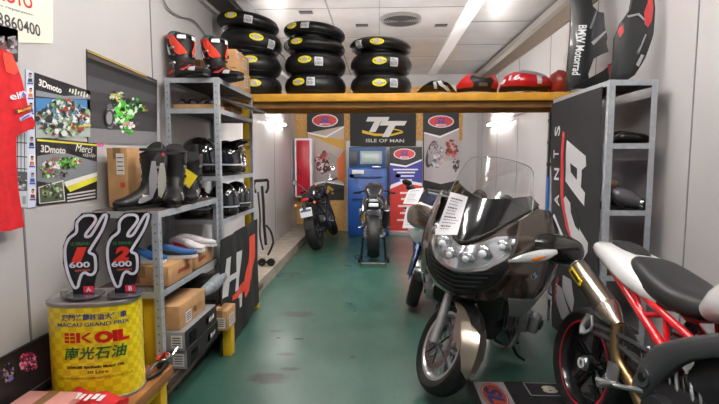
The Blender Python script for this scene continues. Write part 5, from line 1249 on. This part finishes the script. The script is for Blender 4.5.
def sheetpaper(label, corners, Y, lines=9, name='price_sheet'):
    pts = [onY(x, y, Y_) for (x, y), Y_ in zip(corners, Y)]
    A_, B_, C_, D_ = pts    # top left, top right, bottom right, bottom left
    n = (B_-A_).cross(D_-A_).normalized(); 
    if n.y > 0: n = -n
    g = G(); k = 6; rows = []
    for j in range(k+1):
        v = j/k; rows.append([(A_*(1-u)+B_*u)*(1-v)+(D_*(1-u)+C_*u)*v+n*(.006*math.sin(v*5+u*3)) for u in (0,.25,.5,.75,1)])
    for h in (0, .0012): pass
    vv = [[g.v(q) for q in r] for r in rows]; v2 = [[g.v(q-n*.0012) for q in r] for r in rows]
    for j in range(k):
        for i in range(4): g.f([vv[j][i],vv[j+1][i],vv[j+1][i+1],vv[j][i+1]], PAPER); g.f([v2[j][i],v2[j][i+1],v2[j+1][i+1],v2[j+1][i]], PAPER)
    rn = random.Random(5)
    for l in range(lines):
        v = .12+.8*l/lines; u0, u1 = .14, .55+.35*rn.random()
        def q(u, v): return (A_*(1-u)+B_*u)*(1-v)+(D_*(1-u)+C_*u)*v+n*(.006*math.sin(v*5+u*3)+.002)
        w_ = .016 if l % 3 else .032; uu = u0
        while uu < u1:
            du = .05+.06*rn.random(); g.face([q(uu,v),q(min(uu+du,u1),v),q(min(uu+du,u1),v+w_),q(uu,v+w_)], mat('#4a4652',.7)); uu += du+.03
    return g.build(name, None, label, 'paper')
sheetpaper('white printed sheet hanging on the front of the blue bike, upper one', ((409,190),(424,188),(417,205),(403,203)), (4.2,4.2,4.1,4.1))
sheetpaper('white printed sheet on the nose of the blue and white bike, lower one', ((407,207),(424,207),(430,228),(402,228)), (4.05,4.0,3.95,4.0))
# ================================================================= RT grey touring bike
TN = mat('#685d55', .25, .7, coat=.8); TND = mat('#3b3430', .25, .6, coat=.8); FND = mat('#8d8276', .28, .5, coat=.8)
T = bike('touring_motorcycle', 'large grey-brown touring motorcycle with tall clear windscreen and twin headlights', (.40,2.92), math.atan2(-.87,-.49), R(8.5), .74)
SR = steer(.44, .92, R(27), R(46))
wheel(T, SR, (.74,0,.30), .30, .125, mat('#c4c6ca',.28,.6), 10, discs=(-1,1), dr=.155, spk=.016)
wheel(T, I4, (-.74,0,.31), .31, .18, mat('#9a9ca0',.3,.7), 5, discs=(-1,), dr=.13)
for s in (-1,1):
    g = G(SR); g.cyl((.74,s*.10,.30),(.60,s*.10,.58), .030, mat('#b9bcc0',.3,.7), .028); g.cyl((.60,s*.10,.58),(.42,s*.10,.95), .022, CHR); g.build('fork_leg', T, world=False)
g = G(SR); g.cyl((.74,-.12,.30),(.74,.12,.30), .014, STEEL); g.box((.56,0,.70),(.08,.26,.05), BLK, .01); g.build('yoke', T, world=False)
def fendT(u, v, h):
    w2 = 1-.35*max(0,(u-1.9)) if u > 1.9 else 1
    return (.74+(.325+h-7.5*v*v)*math.cos(u), v*(1.0), .30+(.325+h-7.5*v*v)*math.sin(u))
g = G(SR); g.conform([(.05,0),(.15,-.045),(.45,-.078),(.9,-.09),(1.6,-.09),(2.1,-.07),(2.4,0),(2.1,.07),(1.6,.09),(.9,.09),(.45,.078),(.15,.045)], fendT, FND, .007, .1)
for s in (-1,1): g.conform([(.45,0),(1.5,0),(1.35,.05),(1.0,.09),(.75,.08),(.6,.03)][::s], lambda u,v,h,s=s: (.74+(.272-v)*math.cos(u), s*(.086+h-.05*v), .30+(.272-v)*math.sin(u)), FND, .006, .08)
g.build('front_fender', T, world=False)
g = G(SR); g.conform([(.85,0),(1.05,-.05),(1.85,-.078),(1.85,.078),(1.05,.05)], fendT, BLK, .006, .1, .006); g.build('fender_top', T, world=False, label='black upper fender cover')
# nose
def xc(z):
    k = [(.60,.66),(.66,.76),(.75,.84),(.86,.865),(.93,.84),(1.0,.79),(1.07,.73),(1.14,.66),(1.22,.57),(1.3,.47)]
    if z <= k[0][0]: return k[0][1]
    for i in range(len(k)-1):
        if z <= k[i+1][0]: a = (z-k[i][0])/(k[i+1][0]-k[i][0]); return k[i][1]+(k[i+1][1]-k[i][1])*a
    return k[-1][1]
nT = lambda y, z, h: (xc(z)-2.1*abs(y)**1.85+h, y, z)
g = G(); g.conform(mirr([(0,1.04),(.10,1.06),(.20,1.13),(.30,1.21),(.38,1.18),(.43,1.07),(.43,.97),(.37,.86),(.31,.75),(.2,.665),(.08,.64),(0,.65)]), nT, TN, .02, .025); g.build('front_fairing', T, world=False)
g = G(); g.conform(mirr([(0,.985),(.06,1.0),(.16,1.06),(.255,1.075),(.285,1.045),(.22,.95),(.15,.89),(.05,.865),(0,.86)]), nT, mat('#c2c6cd',.16,.85), .006, .025, .020); g.build('headlight_housing', T, world=False)
HLm = mat('#c8ccd4', .12, .85)
for s in (-1,1):
    g = G()
    for yy, zz, rr in ((.05,.925,.05),(.125,.965,.058),(.205,1.01,.05),(.25,1.035,.03)):
        q = nT(s*yy, zz, .024); g.ball(q, (.02,rr,rr*.8), HLm, 20); g.ball((q[0]+.014,q[1],q[2]), (.014,rr*.45,rr*.4), mat('#eef2f8',.05,coat=1), 14)
    g.build('reflector', T, world=False)
    g = G(); g.conform([(s*a,b) for a,b in [(.005,.975),(.06,.99),(.16,1.05),(.25,1.066),(.275,1.042),(.215,.955),(.15,.90),(.05,.875),(.005,.87)]][::s], nT, mat('#f2f4f8',.02,trans=.95,alpha=.35), .003, .03, .045); g.build('headlight_lens', T, world=False)
SV = mat('#b4b5b8',.25,.6)
g = G(); g.conform(mirr([(0,.862),(.05,.868),(.15,.893),(.22,.952),(.288,1.05),(.30,1.05),(.235,.935),(.155,.872),(.05,.845),(0,.838)]), nT, SV, .006, .025, .022); g.build('headlight_trim', T, world=False)
g = G(); g.conform(mirr([(0,.835),(.05,.84),(.15,.868),(.24,.94),(.265,.90),(.22,.79),(.13,.715),(.05,.69),(0,.685)]), nT, mat('#0f0f11',.5), .004, .025, .020)
for k in range(5):
    z = .715+.03*k; w_ = .10+.025*k
    g.conform(mirr([(0,z),(w_,z+.02),(w_,z+.028),(0,z+.008)]), nT, mat('#4a4a4e',.35,.4), .006, .03, .024)
g.build('grille', T, world=False)
g = G(); g.conform(mirr([(0,.68),(.05,.684),(.14,.71),(.24,.79),(.28,.88),(.295,.87),(.26,.77),(.15,.685),(.05,.66),(0,.655)]), nT, TND, .010, .025, .018); g.build('chin_spoiler', T, world=False)
# cowl under the screen: glossy black V
g = G(); g.conform(mirr([(0,1.0),(.05,1.015),(.15,1.08),(.24,1.17),(.30,1.25),(.24,1.30),(.12,1.27),(0,1.25)]), nT, mat('#111114',.12,coat=1), .012, .025, .018); g.build('screen_cowl', T, world=False)
# windshield
GLT = mat('#eef2f6', .02, trans=.97, alpha=.15)
wsf = lambda y, z, h: (.60-.62*(z-1.12)-1.5*y*y+h, y, z)
g = G(); g.conform(mirr([(0,1.51),(.12,1.50),(.20,1.475),(.235,1.42),(.265,1.30),(.285,1.18),(.25,1.13),(.1,1.10),(0,1.09)]), wsf, GLT, .004, .04); ws = g.build('windscreen', T, world=False)
g = G(); ed = mirr([(0,1.512),(.12,1.502),(.20,1.477),(.235,1.42),(.265,1.30),(.285,1.18)])
g.tube([wsf(a,b,.002) for a,b in [(.285,1.18),(.265,1.30),(.235,1.42),(.20,1.477),(.12,1.502),(0,1.512),(-.12,1.502),(-.20,1.477),(-.235,1.42),(-.265,1.30),(-.285,1.18)]], .0035, mat('#8c8f92',.2,alpha=.8), n=6, smooth=2); g.build('screen_edge', ws, world=False)
g = G(); g.sweep([((.50,0,1.10),.20,.05),((.42,0,1.17),.22,.07),((.34,0,1.16),.20,.06)], BLK); 
for s in (-1,1): g.cyl((.37,s*.09,1.22),(.33,s*.09,1.235), .05, DARK, n=20)
g.build('instrument_panel', T, world=False)
g = G()
g.tube([nT(-.30,1.235,.035),nT(-.22,1.17,.045),nT(-.1,1.06,.05),nT(0,1.01,.05),nT(.1,1.06,.05),nT(.22,1.17,.045),nT(.30,1.235,.035)], .008, BLK, n=6); g.build('cowl_lip', T, world=False)
# side fairings
def syT(x, z): return .405-.95*max(0,x-.28)**2-.6*max(0,z-1.0)**1.5-.9*max(0,.75-z)**1.6
for s in (-1,1):
    sf = lambda x,z,h,s=s: (x, s*(syT(x,z)+h), z)
    g = G(); g.conform([(.62,1.17),(.45,1.24),(.28,1.22),(.05,1.05),(-.12,.92),(-.08,.78),(.12,.62),(.35,.56),(.55,.60),(.70,.72),(.70,.9),(.66,1.05)], sf, TN, .018, .05); g.build('side_fairing', T, world=False)
    g = G(); g.conform([(.66,.70),(.4,.66),(.12,.76),(-.10,.82),(-.06,.74),(.14,.58),(.36,.50),(.56,.56)], sf, mat('#b5b4b6',.3,.5,coat=.3), .006, .05, .017); g.build('lower_panel', T, world=False, label='silver lower fairing panel')
    g = G(); g.conform([(.30,1.0),(.12,.98),(.0,.88),(.1,.84),(.28,.88)], sf, BLK, .004, .05, .017); g.build('air_outlet', T, world=False)
    g = G(); g.conform(ell(.50,.84,.032,.032,20)[::s], sf, mat('#d9dbdf',.2,.5), .004, .02, .018); g.conform(ell(.50,.84,.027,.027,20)[::s], sf, BLK, .001, .02, .022)
    g.conform([(.50,.84),(.50,.862),(.485,.857),(.478,.84)], sf, mat('#2c63b8',.3), .001, .02, .0235); g.conform([(.50,.84),(.50,.818),(.515,.823),(.522,.84)], sf, mat('#2c63b8',.3), .001, .02, .0235); g.conform([(.50,.84),(.522,.84),(.515,.857),(.50,.862)], sf, W1, .001, .02, .0235); g.conform([(.50,.84),(.478,.84),(.485,.823),(.50,.818)], sf, W1, .001, .02, .0235)
    g.build('round_emblem', T, world=False)
    # mirror with indicator
    g = G(); g.sweep([((.50,s*.33,1.02),.05,.06),((.44,s*.42,1.02),.085 if s > 0 else .05,.085),((.38,s*.50,1.01),.085 if s > 0 else .045,.09),((.33,s*.57,1.0),.06 if s > 0 else .04,.07),((.31,s*.60,1.0),.02,.03)], mat('#1a1817',.2,coat=.8) if s > 0 else TN, lat=(1,0,0)); o = g.build('mirror_housing', T, world=False)  # left housing near black: the shadow on it is put into its colour
    if s > 0:
        g = G(); g.sweep([((.69,s*.25,.93),.010,.008),((.635,s*.33,.96),.02,.028),((.565,s*.41,.985),.022,.036),((.50,s*.475,1.015),.01,.014)], mat('#dfe2e6',.06,.3,coat=1), lat=(1,0,0)); l = g.build('indicator_lens', o, world=False)
        g = G(); g.sweep([((.64,s*.345,.955),.006,.010),((.605,s*.39,.97),.01,.016),((.57,s*.43,.985),.005,.008)], mat('#e5832a',.2,coat=.8), lat=(1,0,0)); g.build('amber_bulb', o, world=False)
    # cylinder heads, bars
    g = G(); g.box((.16,s*.28,.42),(.15,.16,.15), mat('#8d9094',.4,.5), .03)
    for k in range(5): g.box((.16,s*(.20+.022*k),.42),(.18,.008,.18), mat('#85888c',.4,.6), .003)
    g.box((.16,s*.385,.42),(.14,.07,.12), mat('#a4a7ab',.3,.7), .025); g.box((.16,s*.425,.42),(.09,.02,.05), BLK, .008); g.build('cylinder_head', T, world=False)
    G().tube([(.22,s*.30,.36),(.28,s*.26,.24),(.16,s*.14,.2),(-.1,s*.10,.2)], .022, STEEL).build('exhaust_pipe', T, world=False)
    g = G(SR); g.tube([(.36,s*.10,1.08),(.30,s*.20,1.12),(.22,s*.32,1.10),(.15,s*.39,1.06)], .013, BLK); g.cyl((.215,s*.31,1.10),(.145,s*.40,1.055), .019, RUB); g.build('handlebar', T, world=False)
    G(SR).tube([(.30,s*.26,1.12),(.29,s*.32,1.10),(.22,s*.42,1.06)], .007, ALU, n=6).build('lever', T, world=False)
g = G(); g.sweep([((.36,0,1.02),.12,.08),((.22,0,1.02),.19,.10),((.05,0,.97),.19,.11),((-.12,0,.88),.14,.07)], TND, e=2.6); g.build('fuel_tank', T, world=False)
g = G(); g.sweep([((-.05,0,.84),.12,.05),((-.25,0,.82),.17,.05),((-.42,0,.85),.16,.05),((-.6,0,.90),.15,.05),((-.88,0,.90),.11,.035)], mat('#1b1b1d',.7), e=3); g.build('seat', T, world=False)
g = G(); g.sweep([((-.4,0,.74),.15,.07),((-.75,0,.80),.14,.07),((-1.02,0,.84),.08,.04)], TN, e=2.6); g.build('tail_unit', T, world=False)
g = G(); g.box((.14,0,.42),(.50,.38,.30), mat('#3c3d40',.45,.4), .05); g.box((-.2,0,.5),(.3,.25,.25), BLK, .04); g.box((.3,0,.62),(.5,.5,.28), BLK, .05); g.build('engine', T, world=False)
g = G(); g.cyl((-.25,-.12,.35),(-.74,-.12,.31), .05, DARK); g.box((-.74,-.12,.31),(.16,.08,.16), DARK, .03); g.build('swingarm', T, world=False)
G().sweep([((-.30,.18,.32),.04,.04),((-.45,.21,.36),.055,.07),((-.82,.22,.41),.055,.075),((-.90,.22,.42),.04,.05)], STEEL, lat=(0,1,0)).build('silencer', T, world=False)
G().tube([(-.05,.16,.25),(.0,.27,.10),(-.02,.34,.052)], .011, BLK, n=8).build('kickstand', T, world=False)
for s in (-1,1): G().tube([(-.2,s*.1,.2),(-.22,s*.2,.14),(-.15,s*.25,.11)], .012, DARK, n=6).build('center_stand_leg', T, world=False)
sheetpaper('white printed price sheet taped to the front of the grey touring bike', ((450.5,192),(468,197),(457,235),(435,234.5)), (2.60,2.60,2.50,2.52), 11)
p = onY(497,178,3.0)
# yellow paper wedge behind the screen
sheetpaper('yellow and black leaflet tucked behind the windscreen of the touring bike', ((472,190),(475,190),(485,198),(482,200)), (3.0,3.0,2.98,2.98), 0) if False else None
T.location.z += .02
# ================================================================= D: white, red and black naked bike on the right
DF = (.13,-.99)
Dn = bike('naked_motorcycle', 'white and black naked motorcycle with red trellis subframe and brushed silencer in right foreground', (1.19,2.66), math.atan2(DF[1],DF[0]), R(8), -.725)
o_, rot_ = place((1.19,2.66), math.atan2(DF[1],DF[0]), R(8), -.725)
DM = Matrix.Translation(o_) @ Matrix.Rotation(rot_[2],4,'Z') @ Matrix.Rotation(rot_[0],4,'X')
def dl(px, py, y): 
    q = DM.inverted() @ onplane(px, py, DM @ Vector((0,y,0)), DM.to_3x3() @ Vector((0,1,0))); return (q.x, y, q.z)
BR = mat('#151517',.25,coat=.4)
wheel(Dn, I4, (-.725,0,.32), .32, .19, BR, 5, ring=mat('#b3122e',.35), discs=(1,), dr=.12, spk=.03, hubm=mat('#2a2b2e',.3))
wheel(Dn, steer(.44,.9,R(24),R(-8)), (.725,0,.30), .30, .12, BR, 5, ring=mat('#b3122e',.35))
WB = mat('#e2e2e6',.22,coat=.8)
g = G(); g.lathe([(.0,-.06),(.03,-.075),(.042,-.06),(.045,-.02)], STEEL, c=(-.725,0,.32), axis='Y', n=24); g.lathe([(.018,-.078),(.03,-.078),(.03,-.084),(.018,-.084)], WB, c=(-.725,0,.32), axis='Y', n=24, loop=True); g.build('axle_nut', Dn, world=False)
g = G(); g.sweep([((-.725,.10,.32),.03,.06),((-.55,.13,.36),.035,.07),((-.35,.10,.42),.06,.07),((-.18,.0,.46),.12,.07)], mat('#2d2d30',.4,.3), lat=(0,1,0)); g.tube([(-.15,-.10,.50),(-.32,-.12,.52),(-.42,-.02,.48)], .04, mat('#2d2d30',.4,.3)); g.build('swingarm', Dn, world=False)
g = G(); g.cyl((-.30,0,.50),(-.12,0,.76), .03, mat('#c0c3c8',.3,.8)); 
for k in range(7): g.lathe([(.038,-.006),(.048,0),(.038,.006)], mat('#b3122e',.4), c=(-.29+.022*k,0,.515+.0318*k), n=16)
g.build('rear_shock', Dn, world=False)
# tail and seats
g = G(); g.sweep([((-.86,0,.985),.035,.02),((-.79,0,.985),.09,.04),((-.66,0,.97),.135,.06),((-.50,0,.935),.165,.07),((-.34,0,.89),.172,.065),((-.18,0,.85),.14,.05)], WB, e=2.7, n=24); g.build('tail_unit', Dn, world=False)
g = G(); g.sweep([((-.72,0,1.03),.03,.010),((-.66,0,1.034),.062,.020),((-.56,0,1.016),.07,.022),((-.50,0,.995),.05,.016)], mat('#222225',.6,bump=.1), e=2.8); g.build('pillion_seat', Dn, world=False)
g = G(); g.conform([(-.85,-.008),(-.75,-.035),(-.75,.035),(-.85,.008)], lambda u,v,h: (u, v, 1.012+h+.3*(u+.76)*.35-2.*v*v), BLK, .006, .03, .008); g.build('tail_vent', Dn, world=False)
g = G(); g.sweep([((-.47,0,.985),.07,.02),((-.41,0,.965),.125,.045),((-.29,0,.92),.155,.06),((-.14,0,.88),.16,.06),((-.03,0,.87),.125,.055),((.03,0,.885),.09,.04)], mat('#1d1d20',.5,bump=.08), e=3.2, n=26); g.build('rider_seat', Dn, world=False)
g = G(); g.ball((-.865,0,.965),(.015,.05,.018), mat('#a80e18',.2,coat=1)); g.build('tail_light', Dn, world=False)
g = G(); g.sweep([((.56,0,.98),.08,.06),((.48,0,1.0),.17,.10),((.32,0,1.0),.20,.13),((.14,0,.94),.17,.10),((.02,0,.87),.11,.05)], WB, e=2.6, n=24); g.build('fuel_tank', Dn, world=False)
# red trellis subframe on both sides
RF = mat('#d8111f',.28,coat=.6)
for s in (-1,1):
    g = G(); y = s*.125
    A1, A2 = (-.60,s*.10,.92), (.02,s*.14,.60); B1, B2 = (-.52,s*.11,.90), (.12,s*.15,.74)
    g.tube([A1,(-.28,y,.76),A2], .021, RF, smooth=0, n=10); g.tube([B1,B2], .017, RF, smooth=0, n=10)
    g.tube([(-.36,y,.85),(-.26,y,.75)], .013, RF, smooth=0); g.tube([(-.26,y,.755),(-.13,y,.80)], .013, RF, smooth=0); g.tube([(-.13,y,.80),(-.08,y,.66)], .013, RF, smooth=0)
    g.build('red_subframe', Dn, world=False)
    g = G(); g.sweep([((.50,s*.10,.93),.03,.05),((.36,s*.19,.86),.03,.045),((.12,s*.205,.74),.03,.045),((-.06,s*.17,.60),.035,.07),((-.14,s*.16,.44),.03,.06)], mat('#55565b',.35,.5), lat=(0,1,0)); g.build('frame_spar', Dn, world=False)
    g = G(); g.cyl((-.10,s*.19,.52),(-.10,s*.205,.52), .04, STEEL, n=24); g.cyl((-.10,s*.205,.52),(-.10,s*.21,.52), .02, BLK); g.build('pivot_bolt', Dn, world=False)
    g = G(); g.tube([(-.10,s*.18,.46),(-.22,s*.22,.42),(-.30,s*.27,.41)], .012, ALU); g.cyl((-.24,s*.20,.42),(-.24,s*.30,.41), .014, ALU); g.box((-.27,s*.215,.46),(.08,.01,.09), ALU, .01); g.build('rider_footrest', Dn, world=False)
    g = G(); g.tube([(-.10,s*.15,.62),(-.3,s*.19,.63),(-.46,s*.22,.62),(-.50,s*.23,.60)], .014, mat('#34353a',.4,.4)); g.tube([(-.14,s*.15,.54),(-.32,s*.19,.585),(-.47,s*.22,.59),(-.51,s*.23,.60)], .014, mat('#34353a',.4,.4)); g.build('footpeg_hanger', Dn, world=False)
    g = G(); g.tube([(-.50,s*.23,.66),(-.52,s*.24,.60),(-.50,s*.25,.56)], .016, ALU); g.tube([(-.48,s*.23,.665),(-.455,s*.235,.61),(-.49,s*.24,.57)], .008, ALU, n=6); g.build('passenger_footpeg', Dn, world=False)
# silencers (high, both sides under the seat)
TI = mat('#a39a8e',.28,.95)
for s in (-1,):
    a, b = (-.74,s*.19,.86), (-.37,s*.185,.69)
    L_ = lambda k: tuple(a[i]+(b[i]-a[i])*k for i in range(3))
    g = G(); g.sweep([(L_(0),.046,.050),(L_(.06),.053,.058),(L_(.75),.056,.062),(L_(.82),.056,.062)], TI, lat=(0,1,0), sub=2, n=24, e=2.2); g.build('silencer_body', Dn, world=False)
    g = G(); g.sweep([(L_(-.01),.046,.048),(L_(.02),.050,.054),(L_(.04),.053,.058)], mat('#3a3a3e',.4,.5), lat=(0,1,0), sub=0, n=24); g.cyl(L_(-.03), L_(-.005), .032, BLK); g.build('silencer_tip', Dn, world=False); g = G(); g.sweep([(L_(.82),.057,.063),(L_(.9),.052,.056),(L_(1.05),.032,.033),(L_(1.12),.024,.025)], mat('#c9c2b8',.25,.95), lat=(0,1,0), n=24, sub=2); g.build('silencer_cone', Dn, world=False)
    c_ = L_(.25); d_ = (Vector(b)-Vector(a)).normalized()
    g = G(); g.box((c_[0],c_[1]+s*.062,c_[2]+.01),(.13,.008,.035), mat('#e5c61e',.4), .003, rot=(0,math.atan2(-d_.z,d_.x),0)); g.box((c_[0],c_[1]+s*.067,c_[2]+.01),(.10,.002,.018), BLK, .0005, rot=(0,math.atan2(-d_.z,d_.x),0)); g.build('yellow_badge', Dn, world=False)
    g = G(); g.tube([L_(1.08),(-.30,s*.18,.52),(-.18,s*.16,.43),(-.05,s*.14,.30),(.10,s*.08,.22)], .03, mat('#8f7a58',.3,.95), n=12); g.tube([(-.34,s*.14,.56),(-.24,s*.15,.46),(-.16,s*.12,.38)], .022, mat('#c9b48a',.28,.95)); g.build('exhaust_pipe', Dn, world=False)
g = G(); g.box((.12,0,.44),(.46,.36,.26), mat('#2b2c2f',.4,.4), .05); g.box((.24,0,.64),(.30,.34,.22), mat('#2b2c2f',.4,.4), .03, rot=(0,.4,0))
for s in (-1,1): g.cyl((.02,s*.17,.40),(.02,s*.22,.40), .10, mat('#37383b',.35,.5), .085, n=28); g.cyl((.2,s*.17,.42),(.2,s*.21,.42), .07, mat('#37383b',.35,.5), .06, n=24)
g.build('engine', Dn, world=False)
g = G()
for i in range(9):
    q = random.Random(i); x = -.2+.04*i
    g.tube([(x,-.15,.62+.02*(i%3)),(x+.05,-.165,.55),(x+.09,-.15,.47+.03*(i%2))], .006+.003*(i%2), (BLK, STEEL, ALU)[i%3], n=6)
g.ball((-.02,-.17,.66),(.035,.02,.03), mat('#b8141e',.4)); g.box((-.06,-.15,.56),(.07,.04,.05), ALU, .01); g.build('hoses_and_linkages', Dn, world=False)
SD = steer(.44,.9,R(24),R(-8))
for s in (-1,1): G(SD).cyl((.725,s*.10,.30),(.42,s*.10,.98), .026, mat('#3a3b3f',.3,.5)).build('fork_leg', Dn, world=False)
G(SD).tube([(.46,-.36,1.02),(.50,-.2,1.05),(.50,0,1.02),(.50,.2,1.05),(.46,.36,1.02)], .012, BLK).build('handlebar', Dn, world=False)
for s in (-1,1):
    G(SD).cyl((.485,s*.26,1.04),(.455,s*.38,1.017), .018, RUB).build('grip', Dn, world=False)
    G(SD).ball((.60,s*.09,.92),(.06,.075,.075), mat('#d5d8dd',.1,.8,coat=1)).build('headlight', Dn, world=False)
G(SD).box((.45,0,1.06),(.05,.14,.08), BLK, .02, rot=(0,-.6,0)).build('instruments', Dn, world=False)
G().tube([(-.05,.18,.30),(-.10,.26,.14),(-.09,.33,.052)], .010, BLK, n=8).build('kickstand', Dn, world=False)
G().sweep([((.42,0,.50),.17,.04),((.36,0,.35),.16,.06),((.15,0,.22),.12,.04),((-.1,0,.2),.09,.03)], WB, lat=(0,1,0)).build('belly_pan', Dn, world=False)

Dn.location.z += .014
A.location.z += .012; C.location.z += .012
# ================================================================= finish
for o in bpy.data.objects:
    if '_o' in o: del o['_o']
w = bpy.data.worlds.new('world'); SC.world = w; w.use_nodes = True
w.node_tree.nodes['Background'].inputs[0].default_value = (.8,.85,.9,1); w.node_tree.nodes['Background'].inputs[1].default_value = .3
SC.view_settings.view_transform = 'Standard'; SC.view_settings.look = 'None'; SC.view_settings.gamma = 1; SC.view_settings.use_curve_mapping = False
SC.view_settings.exposure = 0.72
